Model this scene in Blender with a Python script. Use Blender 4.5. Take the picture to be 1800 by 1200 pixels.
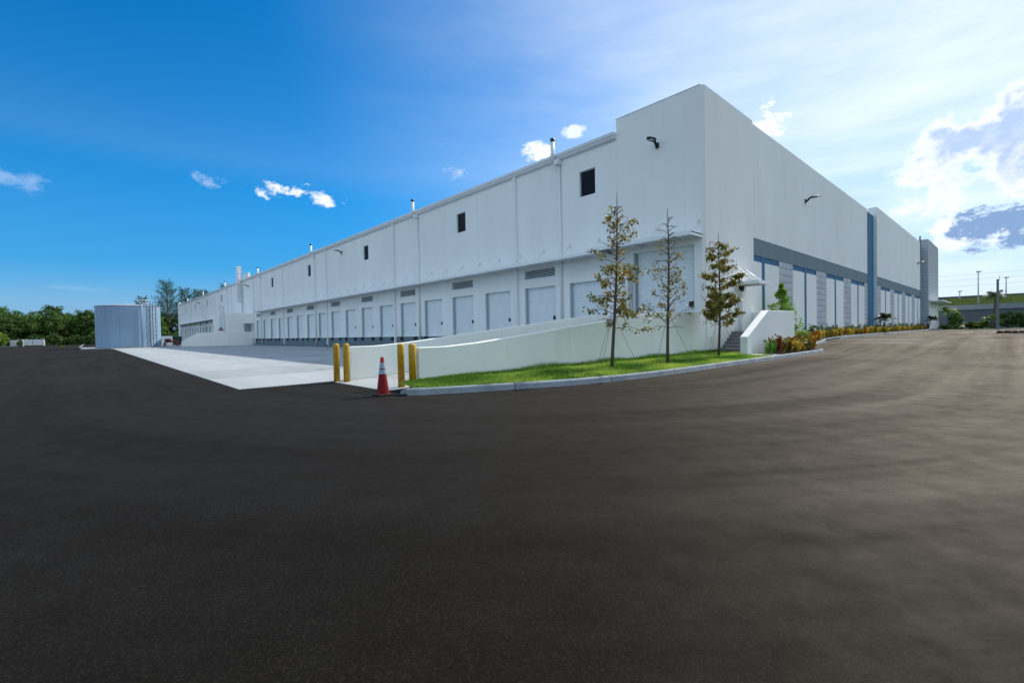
import bpy, math, random
import numpy as np
from mathutils import Vector, Matrix

for o in list(bpy.data.objects):
    bpy.data.objects.remove(o)
S = bpy.context.scene
COL = S.collection
R = math.radians

# ------------------------------------------------------------------ camera
cam_d = bpy.data.cameras.new("camera")
cam_d.sensor_width = 36.0
cam_d.lens = 16.287
cam_d.clip_start = 0.05
cam_d.clip_end = 4000
cam = bpy.data.objects.new("camera", cam_d)
COL.objects.link(cam)
rt = Vector((0.6750, 0.7376, -0.0201))
up = Vector((-0.0010, 0.0282, 0.9996))
fw = Vector((-0.7379, 0.6747, -0.0197))
fw.normalize(); rt = fw.cross(up).normalized(); up = rt.cross(fw)
cam.matrix_world = Matrix(((rt.x, up.x, -fw.x, 0.0), (rt.y, up.y, -fw.y, 0.0), (rt.z, up.z, -fw.z, 1.4), (0, 0, 0, 1)))
S.camera = cam

# ------------------------------------------------------------------ light
SUN_EL, SUN_AZ = 42.0, 1.5          # elevation; azimuth in degrees from +Y towards -X
el, az = R(SUN_EL), R(SUN_AZ)
sun_dir = Vector((-math.sin(az) * math.cos(el), math.cos(az) * math.cos(el), math.sin(el)))
sl = bpy.data.lights.new("sun", 'SUN')
sl.energy = 2.2
sl.angle = R(0.5)
sl.color = (1.0, 0.95, 0.87)
sun = bpy.data.objects.new("sun", sl)
COL.objects.link(sun)
sun.location = (0, 0, 60)
sun.rotation_euler = sun_dir.to_track_quat('Z', 'Y').to_euler()

S.view_settings.view_transform = 'Standard'
S.view_settings.look = 'None'
S.view_settings.gamma = 1.0
S.view_settings.use_curve_mapping = False
S.view_settings.exposure = 1.22

SKY_STRENGTH = 0.066
W = bpy.data.worlds.new("World")
S.world = W
W.use_nodes = True
wt = W.node_tree
wt.nodes.clear()


def nd(t, kind, **kw):
    n = t.nodes.new(kind)
    for k, v in kw.items():
        setattr(n, k, v)
    return n


def lk(t, a, b):
    t.links.new(a, b)


def mth(t, op, a, b=None, c=None, clamp=False):
    n = nd(t, 'ShaderNodeMath', operation=op, use_clamp=clamp)
    for i, v in enumerate((a, b, c)):
        if v is None:
            continue
        if hasattr(v, 'links'):
            lk(t, v, n.inputs[i])
        else:
            n.inputs[i].default_value = v
    return n.outputs[0]


def vdot(t, a, vec):
    n = nd(t, 'ShaderNodeVectorMath', operation='DOT_PRODUCT')
    lk(t, a, n.inputs[0])
    n.inputs[1].default_value = vec
    return n.outputs['Value']


def mixc(t, fac, a, b):
    n = nd(t, 'ShaderNodeMix', data_type='RGBA')
    for i, v in ((0, fac), (6, a), (7, b)):
        if hasattr(v, 'links'):
            lk(t, v, n.inputs[i])
        else:
            n.inputs[i].default_value = v
    return n.outputs[2]


def build_sky():
    t = wt
    tc = nd(t, 'ShaderNodeTexCoord')
    d = tc.outputs['Generated']
    sky = nd(t, 'ShaderNodeTexSky', sky_type='NISHITA')
    sky.sun_disc = False
    sky.sun_elevation = el
    sky.sun_rotation = -az
    sky.air_density = 1.0
    sky.dust_density = 0.35
    sky.ozone_density = 3.0
    sky.altitude = 0
    hs = nd(t, 'ShaderNodeHueSaturation')
    lk(t, sky.outputs[0], hs.inputs['Color'])
    col = hs.outputs[0]
    # clear, saturated air: the blue holds down to the horizon
    sepz = nd(t, 'ShaderNodeSeparateXYZ')
    lk(t, d, sepz.inputs[0])
    low = mth(t, 'MULTIPLY_ADD', sepz.outputs[2], -3.2, 1.0, clamp=True)
    lk(t, mth(t, 'MULTIPLY_ADD', low, 1.0, 1.45), hs.inputs['Saturation'])
    lk(t, mth(t, 'MULTIPLY_ADD', low, -0.12, 1.03), hs.inputs['Value'])
    hz = mth(t, 'POWER', mth(t, 'MULTIPLY_ADD', sepz.outputs[2], -2.6, 1.0, clamp=True), 1.3)
    col = mixc(t, mth(t, 'MULTIPLY', hz, 0.85), col, (0.82, 2.25, 4.9, 1))
    # breaking-up noise shared by all clouds
    def noise(scale, detail, rough=0.55, off=(0, 0, 0), stretch=(1, 1, 1)):
        mp = nd(t, 'ShaderNodeMapping')
        lk(t, d, mp.inputs[0])
        mp.inputs['Location'].default_value = off
        mp.inputs['Scale'].default_value = stretch
        n = nd(t, 'ShaderNodeTexNoise')
        n.inputs['Scale'].default_value = scale
        n.inputs['Detail'].default_value = detail
        n.inputs['Roughness'].default_value = rough
        lk(t, mp.outputs[0], n.inputs['Vector'])
        return n.outputs['Fac']
    nA = noise(26, 10, 0.66, stretch=(1, 1, 1.6))
    nB = noise(9, 11, 0.62, off=(3, 1, 2))
    nV = noise(3.2, 7, 0.6, off=(1, 4, 0), stretch=(1, 1, 4.5))
    # thin high veil, its centre shifted right, out of frame, to brighten the end wall
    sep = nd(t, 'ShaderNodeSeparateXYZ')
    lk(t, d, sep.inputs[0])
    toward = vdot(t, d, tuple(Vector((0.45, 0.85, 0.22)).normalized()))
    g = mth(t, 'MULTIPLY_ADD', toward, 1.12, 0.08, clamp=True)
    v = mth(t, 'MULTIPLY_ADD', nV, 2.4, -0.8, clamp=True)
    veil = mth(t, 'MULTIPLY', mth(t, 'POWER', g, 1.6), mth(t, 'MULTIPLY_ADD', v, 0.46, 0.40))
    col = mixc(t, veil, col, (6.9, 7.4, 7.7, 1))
    # unseen white clouds added behind and beside the camera to brighten the shaded walls
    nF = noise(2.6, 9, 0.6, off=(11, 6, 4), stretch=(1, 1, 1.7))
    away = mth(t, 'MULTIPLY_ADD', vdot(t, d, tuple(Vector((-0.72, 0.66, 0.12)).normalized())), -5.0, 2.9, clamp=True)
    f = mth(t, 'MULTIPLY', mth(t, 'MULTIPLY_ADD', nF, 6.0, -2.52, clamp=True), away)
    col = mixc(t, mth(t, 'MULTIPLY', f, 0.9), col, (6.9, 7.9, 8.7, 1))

    def cloud(col, C, Rv, Uv, noise_f, k, bias, opac, bright, core=None, soft=1.0):
        u = vdot(t, d, Rv); v_ = vdot(t, d, Uv); w = vdot(t, d, C)
        r2 = mth(t, 'ADD', mth(t, 'MULTIPLY', u, u), mth(t, 'MULTIPLY', v_, v_))
        m = mth(t, 'MULTIPLY_ADD', r2, -0.5, 1.0)
        m = mth(t, 'MAXIMUM', m, -2.5)
        front = mth(t, 'GREATER_THAN', w, 0.3)
        a = mth(t, 'MULTIPLY_ADD', mth(t, 'SUBTRACT', noise_f, 0.5), k, mth(t, 'ADD', m, bias))
        a = mth(t, 'MULTIPLY', a, front, clamp=True)
        sm = nd(t, 'ShaderNodeMapRange', interpolation_type='SMOOTHSTEP')
        lk(t, a, sm.inputs[0]); sm.inputs[2].default_value = soft
        fac = mth(t, 'MULTIPLY', sm.outputs[0], opac, clamp=True)
        c = bright
        if core:
            ck = mth(t, 'ADD', mth(t, 'MULTIPLY_ADD', a, core[1], core[2]), mth(t, 'MULTIPLY_ADD', nA, 1.4, -0.7), clamp=True)
            ck = mth(t, 'MULTIPLY', ck, 0.9)
            c = mixc(t, ck, bright, core[0])
        return mixc(t, fac, col, c)
    wh = (7.8, 7.9, 8.0, 1)
    pale = (4.6, 5.6, 7.2, 1)
    L = [
        ((-0.2939, 0.8857, 0.3595), (25.91, 10.96, -5.82), (6.08, -16.96, 46.76), nA, 7.5, -.35, .97, wh),
        ((-0.648, 0.6714, 0.3596), (29.82, 29.65, -1.62), (19.47, -18.02, 68.73), nA, 5.0, .0, .97, wh),
        ((-0.5873, 0.7101, 0.3884), (42.63, 37.34, -3.82), (28.83, -31.61, 101.39), nA, 5.0, -.2, .65, wh),
        ((-0.7651, 0.5575, 0.3221), (23.59, 32.01, 0.63), (23.19, -14.43, 80.04), nA, 6.0, -.5, .5, pale),
        ((-0.8989, 0.3498, 0.2639), (14.14, 34.15, 2.9), (20.25, -5.59, 76.38), nA, 5.0, -.25, .85, wh),
        ((-0.9247, 0.2695, 0.269), (6.86, 21.17, 2.37), (13.89, -2.53, 50.29), nA, 7.0, -.75, .8, wh),
        ((-0.9464, 0.1681, 0.2757), (5.36, 24.26, 3.62), (22.45, -1.62, 78.05), nA, 6.0, -.5, .38, pale),
        ((-0.97, -0.072, 0.2323), (-0.63, 26.64, 5.64), (15.31, 3.07, 64.86), nA, 4.0, -.4, .34, pale),
        ((-0.9966, -0.0015, 0.0819), (0.04, 17.92, 0.85), (13.04, 4.53, 158.74), nV, 4.0, -.7, .16, pale),
        ((-0.4075, 0.7801, 0.4747), (17.54, 11.29, -3.5), (6.8, -12.13, 25.77), nB, 5.0, -.6, .25, pale),
    ]
    for (C, Rv, Uv, nf, k, b, op, c) in L:
        col = cloud(col, C, Rv, Uv, nf, k, b, op, c)
    core = ((3.0, 4.2, 6.3, 1), 1.5, -0.55)
    col = cloud(col, (0.02, 0.9746, 0.2237), (10.5, .75, -2.9), (0.01, -2.4, 10.4), nB, 6.5, -.12, 1.0, wh, core, .75)
    col = cloud(col, (-0.0507, 0.9821, 0.1738), (17.0, 1.6, -4.16), (0.16, -3.75, 20.06), nB, 7.0, -.45, .8, wh)
    col = cloud(col, (0.008, 0.9888, 0.1492), (21, 0.9, -4.1), (0.03, -6.0, 42), nA, 4.5, .1, .97, (4.2, 5.2, 6.6, 1), ((1.4, 2.4, 4.3, 1), 2.0, 0.0), .6)
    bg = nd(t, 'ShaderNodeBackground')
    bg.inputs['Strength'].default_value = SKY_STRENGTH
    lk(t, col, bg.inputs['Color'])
    out = nd(t, 'ShaderNodeOutputWorld')
    lk(t, bg.outputs[0], out.inputs['Surface'])


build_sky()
rng = np.random.default_rng(7)
random.seed(7)

# ------------------------------------------------------------------ materials
MATS = {}


def mat(name, col, rough=0.6, var=0.12, vscale=1.2, bump=0.0, bscale=40.0, metal=0.0, spec=0.5, stretch=(1, 1, 1), detail=6, col2=None, fine=0.0, random_tint=0.0, transl=0.0, coat=0.0, streak=0.0):
    m = bpy.data.materials.new(name)
    m.use_nodes = True
    t = m.node_tree
    p = t.nodes['Principled BSDF']
    out = t.nodes['Material Output']
    tc = nd(t, 'ShaderNodeTexCoord')
    mp = nd(t, 'ShaderNodeMapping')
    lk(t, tc.outputs['Object'], mp.inputs[0])
    mp.inputs['Scale'].default_value = stretch
    n1 = nd(t, 'ShaderNodeTexNoise')
    n1.inputs['Scale'].default_value = vscale
    n1.inputs['Detail'].default_value = detail
    n1.inputs['Roughness'].default_value = 0.6
    lk(t, mp.outputs[0], n1.inputs['Vector'])
    c1 = tuple(max(0, c * (1 - var)) for c in col) + (1,)
    c2 = tuple(min(1, c * (1 + var)) for c in (col2 or col)) + (1,)
    fac = mth(t, 'MULTIPLY_ADD', n1.outputs['Fac'], 2.2, -0.6, clamp=True)
    c = mixc(t, fac, c1, c2)
    if fine:
        n2 = nd(t, 'ShaderNodeTexNoise')
        n2.inputs['Scale'].default_value = bscale
        n2.inputs['Detail'].default_value = 3
        lk(t, tc.outputs['Object'], n2.inputs['Vector'])
        f2 = mth(t, 'MULTIPLY_ADD', n2.outputs['Fac'], 2 * fine, 1 - fine)
        mm = nd(t, 'ShaderNodeVectorMath', operation='SCALE')
        lk(t, c, mm.inputs[0]); lk(t, f2, mm.inputs['Scale'])
        c = mm.outputs[0]
    if streak:                       # faint rain runs down the face
        ms_ = nd(t, 'ShaderNodeMapping')
        lk(t, tc.outputs['Object'], ms_.inputs[0])
        ms_.inputs['Scale'].default_value = (2.6, 2.6, 0.10)
        ns = nd(t, 'ShaderNodeTexNoise')
        ns.inputs['Scale'].default_value = 1.0
        ns.inputs['Detail'].default_value = 7
        ns.inputs['Roughness'].default_value = 0.7
        lk(t, ms_.outputs[0], ns.inputs['Vector'])
        fs = mth(t, 'MULTIPLY_ADD', ns.outputs['Fac'], 5.0, -2.75, clamp=True)
        c = mixc(t, mth(t, 'MULTIPLY', fs, streak), c, (0.42, 0.42, 0.38, 1))
    if random_tint:
        oi = nd(t, 'ShaderNodeObjectInfo')
        f3 = mth(t, 'MULTIPLY_ADD', oi.outputs['Random'], 2 * random_tint, 1 - random_tint)
        mm = nd(t, 'ShaderNodeVectorMath', operation='SCALE')
        lk(t, c, mm.inputs[0]); lk(t, f3, mm.inputs['Scale'])
        c = mm.outputs[0]
    lk(t, c, p.inputs['Base Color'])
    p.inputs['Roughness'].default_value = rough
    p.inputs['Metallic'].default_value = metal
    p.inputs['Specular IOR Level'].default_value = spec
    if coat:
        p.inputs['Coat Weight'].default_value = coat
    if bump:
        nb = nd(t, 'ShaderNodeTexNoise')
        nb.inputs['Scale'].default_value = bscale
        nb.inputs['Detail'].default_value = 4
        lk(t, tc.outputs['Object'], nb.inputs['Vector'])
        b = nd(t, 'ShaderNodeBump')
        b.inputs['Strength'].default_value = bump
        b.inputs['Distance'].default_value = 0.02
        lk(t, nb.outputs['Fac'], b.inputs['Height'])
        lk(t, b.outputs[0], p.inputs['Normal'])
    if transl:
        tr = nd(t, 'ShaderNodeBsdfTranslucent')
        lk(t, c, tr.inputs['Color'])
        ms = nd(t, 'ShaderNodeMixShader')
        ms.inputs[0].default_value = transl
        lk(t, p.outputs[0], ms.inputs[1]); lk(t, tr.outputs[0], ms.inputs[2])
        lk(t, ms.outputs[0], out.inputs['Surface'])
    MATS[name] = m
    return m


def asphalt_material():
    m = bpy.data.materials.new('asphalt')
    m.use_nodes = True
    t = m.node_tree
    p = t.nodes['Principled BSDF']
    tc = nd(t, 'ShaderNodeTexCoord')

    def noise(scale, detail, stretch=(1, 1, 1), rough=0.6, rot=0.0):
        mp = nd(t, 'ShaderNodeMapping')
        lk(t, tc.outputs['Object'], mp.inputs[0])
        mp.inputs['Scale'].default_value = stretch
        mp.inputs['Rotation'].default_value = (0, 0, rot)
        n = nd(t, 'ShaderNodeTexNoise')
        n.inputs['Scale'].default_value = scale
        n.inputs['Detail'].default_value = detail
        n.inputs['Roughness'].default_value = rough
        lk(t, mp.outputs[0], n.inputs['Vector'])
        return n.outputs['Fac']
    # wheel paths: constant distance from the turn round the kerb nose
    sx_ = nd(t, 'ShaderNodeSeparateXYZ')
    lk(t, tc.outputs['Object'], sx_.inputs[0])
    dx = mth(t, 'MAXIMUM', mth(t, 'ADD', sx_.outputs[0], 14.0), 0.0)
    dy = mth(t, 'MAXIMUM', mth(t, 'SUBTRACT', 14.0, sx_.outputs[1]), 0.0)
    rr = mth(t, 'SQRT', mth(t, 'ADD', mth(t, 'MULTIPLY', dx, dx), mth(t, 'MULTIPLY', dy, dy)))
    cv = nd(t, 'ShaderNodeCombineXYZ')
    lk(t, mth(t, 'MULTIPLY', rr, 1.15), cv.inputs[0])
    lk(t, mth(t, 'MULTIPLY', sx_.outputs[0], 0.05), cv.inputs[1])
    lk(t, mth(t, 'MULTIPLY', sx_.outputs[1], 0.05), cv.inputs[2])
    sn = nd(t, 'ShaderNodeTexNoise')
    sn.inputs['Scale'].default_value = 1.0
    sn.inputs['Detail'].default_value = 6
    sn.inputs['Roughness'].default_value = 0.62
    lk(t, cv.outputs[0], sn.inputs['Vector'])
    streak = sn.outputs['Fac']
    big = noise(0.10, 4)
    mid = noise(2.4, 7, (1, 1, 1), 0.7)
    grain = noise(150, 3)
    f = mth(t, 'ADD', mth(t, 'MULTIPLY', big, 0.55), mth(t, 'ADD', mth(t, 'MULTIPLY', streak, 0.68), mth(t, 'MULTIPLY', mid, 0.50)))
    f = mth(t, 'MULTIPLY_ADD', f, 2.4, -1.62, clamp=True)
    c = mixc(t, f, (0.0062, 0.0053, 0.0043, 1), (0.0112, 0.0097, 0.0079, 1))
    # pale dust specks and worn aggregate
    vo = nd(t, 'ShaderNodeTexVoronoi')
    vo.inputs['Scale'].default_value = 95
    lk(t, tc.outputs['Object'], vo.inputs['Vector'])
    sv = nd(t, 'ShaderNodeSeparateColor')
    lk(t, vo.outputs['Color'], sv.inputs[0])
    stone = mth(t, 'POWER', sv.outputs[0], 3.0)
    g2 = mth(t, 'ADD', mth(t, 'MULTIPLY_ADD', grain, 0.9, 0.32), mth(t, 'MULTIPLY', stone, 0.95))
    sc = nd(t, 'ShaderNodeVectorMath', operation='SCALE')
    lk(t, c, sc.inputs[0]); lk(t, g2, sc.inputs['Scale'])
    sp = noise(7.0, 8, rough=0.75)
    spk = mth(t, 'MULTIPLY', mth(t, 'MULTIPLY_ADD', sp, 14.0, -9.4, clamp=True), mth(t, 'MULTIPLY_ADD', mid, 5.0, -2.6, clamp=True))
    c = mixc(t, mth(t, 'MULTIPLY', spk, 0.75), sc.outputs[0], (0.13, 0.115, 0.10, 1))
    lk(t, c, p.inputs['Base Color'])
    p.inputs['Roughness'].default_value = 0.9
    p.inputs['Specular IOR Level'].default_value = 0.0
    gl = nd(t, 'ShaderNodeBsdfGlossy')
    gl.inputs['Color'].default_value = (1.0, 0.93, 0.84, 1)
    lk(t, mth(t, 'MULTIPLY_ADD', f, -0.12, 0.62), gl.inputs['Roughness'])
    ms = nd(t, 'ShaderNodeMixShader')
    lw = nd(t, 'ShaderNodeLayerWeight')          # reflectance rises towards grazing, as for any rough pavement
    lw.inputs['Blend'].default_value = 0.5
    graz = mth(t, 'POWER', lw.outputs['Facing'], 3.0)
    lk(t, mth(t, 'MULTIPLY', mth(t, 'MULTIPLY_ADD', graz, 0.043, 0.0035), mth(t, 'MULTIPLY_ADD', f, 0.75, 0.62)), ms.inputs[0])
    lk(t, p.outputs[0], ms.inputs[1]); lk(t, gl.outputs[0], ms.inputs[2])
    lk(t, ms.outputs[0], t.nodes['Material Output'].inputs['Surface'])
    b = nd(t, 'ShaderNodeBump')
    b.inputs['Strength'].default_value = 0.35
    b.inputs['Distance'].default_value = 0.004
    lk(t, grain, b.inputs['Height'])
    lk(t, b.outputs[0], p.inputs['Normal']); lk(t, b.outputs[0], gl.inputs['Normal'])
    MATS['asphalt'] = m


asphalt_material()
mat('earth_grass', (0.035, 0.06, 0.018), 1.0, 0.3, 0.5, fine=.3, bscale=6, spec=0)
mat('concrete', (0.325, 0.345, 0.345), 0.8, 0.22, 0.45, bump=.12, bscale=60, stretch=(.22, 1.3, 1), fine=.08, random_tint=.10)
mat('joint', (0.06, 0.06, 0.055), 0.9)
mat('kerb_concrete', (0.215, 0.245, 0.27), 0.85, 0.28, 1.6, bump=.25, bscale=35, fine=.12)
mat('step_concrete', (0.20, 0.21, 0.21), 0.85, 0.16, 1.6, bump=.2, bscale=50, fine=.1)
mat('stucco', (0.865, 0.865, 0.82), 0.85, 0.045, 0.35, bump=.22, bscale=55, stretch=(1, 1, .35), streak=.16)
mat('wall_panel', (0.86, 0.865, 0.825), 0.85, 0.05, 0.4, bump=.2, bscale=45, stretch=(1, 1, .3), random_tint=.02, streak=.16)
mat('stucco_cream', (0.80, 0.82, 0.745), 0.85, 0.05, 0.5, bump=.2, bscale=55, stretch=(1, 1, .4), streak=.2)
mat('trim_white', (0.80, 0.81, 0.81), 0.4, 0.04, 1.0)
mat('gutter_white', (0.72, 0.74, 0.74), 0.45, 0.06, 0.8, stretch=(.3, 1, 1))
mat('door_white', (0.77, 0.82, 0.82), 0.5, 0.05, 1.4, random_tint=.02)
mat('grey_paint', (0.165, 0.225, 0.25), 0.85, 0.07, 1.2, bump=.25, bscale=30, fine=.06)
mat('dock_grey', (0.12, 0.175, 0.205), 0.85, 0.10, 1.0, bump=.15, bscale=40, fine=.06)
mat('blue_paint', (0.010, 0.135, 0.255), 0.75, 0.06, 1.0, bump=.15, bscale=40)
mat('block', (0.50, 0.53, 0.555), 0.9, 0.10, 2.5, bump=.35, bscale=28, random_tint=.05, fine=.06)
mat('block_joint', (0.10, 0.115, 0.13), 0.95)
mat('glass', (0.003, 0.007, 0.018), 0.15, 0.02, 1, spec=.06)
mat('guide_dark', (0.36, 0.44, 0.48), 0.6, 0.05)
mat('frame_grey', (0.28, 0.32, 0.34), 0.45, 0.04)
mat('black', (0.012, 0.012, 0.014), 0.5, 0.1)
mat('rubber', (0.013, 0.013, 0.014), 0.8, 0.15)
mat('bronze', (0.016, 0.015, 0.015), 0.4, 0.1, metal=.3)
mat('lens', (0.30, 0.31, 0.32), 0.25)
mat('galv', (0.23, 0.345, 0.47), 0.5, 0.07, .7, metal=.1, stretch=(1, 1, .4))
mat('galv_roof', (0.5, 0.53, 0.56), 0.5, 0.08, metal=.6)
mat('steel_dark', (0.12, 0.13, 0.14), 0.5, 0.1, metal=.5)
mat('yellow', (0.46, 0.26, 0.010), 0.5, 0.22, 5.0, fine=.1, bscale=25, spec=.35)
mat('cone_orange', (0.185, 0.010, 0.012), 0.6, 0.16, 6.0, fine=.1, spec=.15)
mat('cone_red', (0.42, 0.012, 0.016), 0.5, 0.08)
mat('reflective', (0.27, 0.32, 0.40), 0.35, 0.08, 9)
mat('red_pipe', (0.35, 0.012, 0.02), 0.4, 0.08)
mat('green_gate', (0.012, 0.045, 0.035), 0.7, 0.15)
mat('bark', (0.085, 0.058, 0.045), 0.9, 0.25, 9, bump=.4, bscale=60)
mat('bark_grey', (0.13, 0.11, 0.095), 0.9, 0.25, 5, bump=.3, bscale=30)
mat('mulch', (0.045, 0.03, 0.022), 1.0, 0.35, 9, bump=.5, bscale=30, spec=.05)
mat('soil_lawn', (0.06, 0.10, 0.02), 1.0, 0.3, 3, spec=0)
mat('grass_dark', (0.06, 0.16, 0.018), 0.6, 0.2, 2, transl=.35, spec=.15)
mat('grass_mid', (0.21, 0.36, 0.045), 0.6, 0.2, 2, transl=.4, spec=.15)
mat('grass_yellow', (0.44, 0.54, 0.09), 0.6, 0.2, 2, transl=.4, spec=.15)
mat('leaf_olive', (0.32, 0.26, 0.045), 0.5, 0.35, 6, transl=.35, spec=.3)
mat('leaf_dark', (0.06, 0.095, 0.022), 0.45, 0.3, 6, transl=.25, spec=.3)
mat('leaf_brown', (0.44, 0.29, 0.06), 0.5, 0.3, 6, transl=.35, spec=.3)
mat('leaf_lime', (0.20, 0.40, 0.035), 0.5, 0.25, 3, transl=.4, spec=.15)
mat('leaf_green', (0.055, 0.15, 0.03), 0.5, 0.3, 2, transl=.3, spec=.15)
mat('leaf_forest', (0.065, 0.14, 0.03), 0.55, 0.35, .6, transl=.25, random_tint=.2, spec=.15)
mat('leaf_forest_b', (0.11, 0.20, 0.035), 0.55, 0.35, .6, transl=.25, random_tint=.2, spec=.15)
mat('leaf_pine', (0.045, 0.09, 0.05), 0.6, 0.3, .6, transl=.2, spec=.15)
mat('croton_yellow', (0.58, 0.44, 0.03), 0.4, 0.2, 5, transl=.25, spec=.15)
mat('croton_orange', (0.34, 0.11, 0.015), 0.4, 0.25, 5, transl=.25, spec=.15)
mat('croton_red', (0.22, 0.025, 0.02), 0.4, 0.25, 5, transl=.25, spec=.15)
mat('croton_olive', (0.22, 0.19, 0.03), 0.4, 0.25, 5, transl=.25, spec=.15)
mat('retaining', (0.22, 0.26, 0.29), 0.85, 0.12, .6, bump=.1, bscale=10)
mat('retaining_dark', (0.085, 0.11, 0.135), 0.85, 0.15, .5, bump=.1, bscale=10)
mat('berm_grass', (0.042, 0.060, 0.019), 1.0, 0.5, .35, fine=.3, bscale=4, spec=0)
mat('pole_concrete', (0.21, 0.22, 0.215), 0.9, 0.1, 2, spec=.1)
mat('pole_light', (0.42, 0.43, 0.43), 0.6, 0.06)
mat('wire', (0.03, 0.03, 0.035), 0.5)
mat('paint_line', (0.42, 0.42, 0.40), 0.8, 0.35, 3.0)
mat('gate_white', (0.62, 0.65, 0.70), 0.7, 0.04)

# ------------------------------------------------------------------ mesh helpers
ORG = {}


class MB:
    def __init__(self):
        self.v, self.f, self.m = [], [], []
        self.cur = 0

    def quad(self, *pts):
        n = len(self.v)
        self.v += [tuple(p) for p in pts]
        self.f.append(tuple(range(n, n + len(pts))))
        self.m.append(self.cur)
        return self

    def box(self, x0, x1, y0, y1, z0, z1):
        if x0 > x1: x0, x1 = x1, x0
        if y0 > y1: y0, y1 = y1, y0
        n = len(self.v)
        self.v += [(x0, y0, z0), (x1, y0, z0), (x1, y1, z0), (x0, y1, z0), (x0, y0, z1), (x1, y0, z1), (x1, y1, z1), (x0, y1, z1)]
        for q in ((3, 2, 1, 0), (4, 5, 6, 7), (0, 1, 5, 4), (1, 2, 6, 5), (2, 3, 7, 6), (3, 0, 4, 7)):
            self.f.append(tuple(n + i for i in q)); self.m.append(self.cur)
        return self

    def prism(self, ring0, ring1, caps=True):
        n = len(self.v); k = len(ring0)
        self.v += [tuple(p) for p in ring0] + [tuple(p) for p in ring1]
        for i in range(k):
            j = (i + 1) % k
            self.f.append((n + i, n + j, n + k + j, n + k + i)); self.m.append(self.cur)
        if caps:
            self.f.append(tuple(n + i for i in range(k - 1, -1, -1))); self.m.append(self.cur)
            self.f.append(tuple(n + k + i for i in range(k))); self.m.append(self.cur)
        return self

    def yz_wall(self, x0, x1, prof):          # profile [(y,z)...] extruded along x
        return self.prism([(x0, y, z) for y, z in prof], [(x1, y, z) for y, z in prof])

    def tube(self, pts, r, n=8, caps=True):
        pts = [Vector(p) for p in pts]
        rs = r if isinstance(r, (list, tuple)) else [r] * len(pts)
        base = len(self.v)
        for i, p in enumerate(pts):
            if i == 0: d = pts[1] - p
            elif i == len(pts) - 1: d = p - pts[i - 1]
            else: d = pts[i + 1] - pts[i - 1]
            d.normalize()
            a = Vector((0, 0, 1)) if abs(d.z) < 0.9 else Vector((1, 0, 0))
            s = d.cross(a).normalized(); u = s.cross(d)
            for k in range(n):
                an = 2 * math.pi * k / n
                self.v.append(tuple(p + (s * math.cos(an) + u * math.sin(an)) * rs[i]))
        for i in range(len(pts) - 1):
            for k in range(n):
                j = (k + 1) % n
                self.f.append((base + i * n + k, base + i * n + j, base + (i + 1) * n + j, base + (i + 1) * n + k)); self.m.append(self.cur)
        if caps:
            self.f.append(tuple(base + k for k in range(n - 1, -1, -1))); self.m.append(self.cur)
            e = base + (len(pts) - 1) * n
            self.f.append(tuple(e + k for k in range(n))); self.m.append(self.cur)
        return self

    def lathe(self, cx, cy, prof, n=24, caps=True):
        base = len(self.v)
        for r_, z in prof:
            for k in range(n):
                a = 2 * math.pi * k / n
                self.v.append((cx + r_ * math.cos(a), cy + r_ * math.sin(a), z))
        for i in range(len(prof) - 1):
            for k in range(n):
                j = (k + 1) % n
                self.f.append((base + i * n + k, base + i * n + j, base + (i + 1) * n + j, base + (i + 1) * n + k)); self.m.append(self.cur)
        if caps:
            self.f.append(tuple(base + k for k in range(n - 1, -1, -1))); self.m.append(self.cur)
            e = base + (len(prof) - 1) * n
            self.f.append(tuple(e + k for k in range(n))); self.m.append(self.cur)
        return self

    def mesh(self, name, mats, org=(0, 0, 0), smooth=False):
        me = bpy.data.meshes.new(name)
        ox, oy, oz = org
        me.from_pydata([(x - ox, y - oy, z - oz) for x, y, z in self.v], [], self.f)
        for mm in (mats if isinstance(mats, (list, tuple)) else [mats]):
            me.materials.append(MATS[mm])
        if any(self.m):
            me.polygons.foreach_set('material_index', self.m)
        if smooth:
            me.polygons.foreach_set('use_smooth', [True] * len(me.polygons))
        me.update()
        return me

    def build(self, name, mats, parent=None, org=None, smooth=False, bevel=0.0, auto=False):
        """world-space builder -> one object; children are stored relative to their parent's origin"""
        porg = ORG[parent.name] if parent else (0, 0, 0)
        if org is None:
            org = porg if parent else (0, 0, 0)
        o = bpy.data.objects.new(name, self.mesh(name, mats, org, smooth))
        COL.objects.link(o)
        o.location = Vector(org) - Vector(porg)
        if parent: o.parent = parent
        ORG[o.name] = tuple(org)
        if bevel:
            b = o.modifiers.new('bevel', 'BEVEL')
            b.width = bevel; b.segments = 2; b.limit_method = 'ANGLE'; b.angle_limit = R(50)
        return o


def np_mesh(name, verts, faces, mats, midx=None, smooth=False):
    """verts (N,3), faces (M,k) all the same size"""
    me = bpy.data.meshes.new(name)
    verts = np.ascontiguousarray(verts, dtype=np.float32); faces = np.ascontiguousarray(faces, dtype=np.int32)
    k = faces.shape[1]
    me.vertices.add(len(verts)); me.vertices.foreach_set('co', verts.ravel())
    me.loops.add(faces.size); me.loops.foreach_set('vertex_index', faces.ravel())
    me.polygons.add(len(faces))
    me.polygons.foreach_set('loop_start', np.arange(0, faces.size, k, dtype=np.int32))
    for mm in mats: me.materials.append(MATS[mm])
    if midx is not None: me.polygons.foreach_set('material_index', np.ascontiguousarray(midx, dtype=np.int32))
    me.update(calc_edges=True)
    me.validate()
    return me


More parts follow.
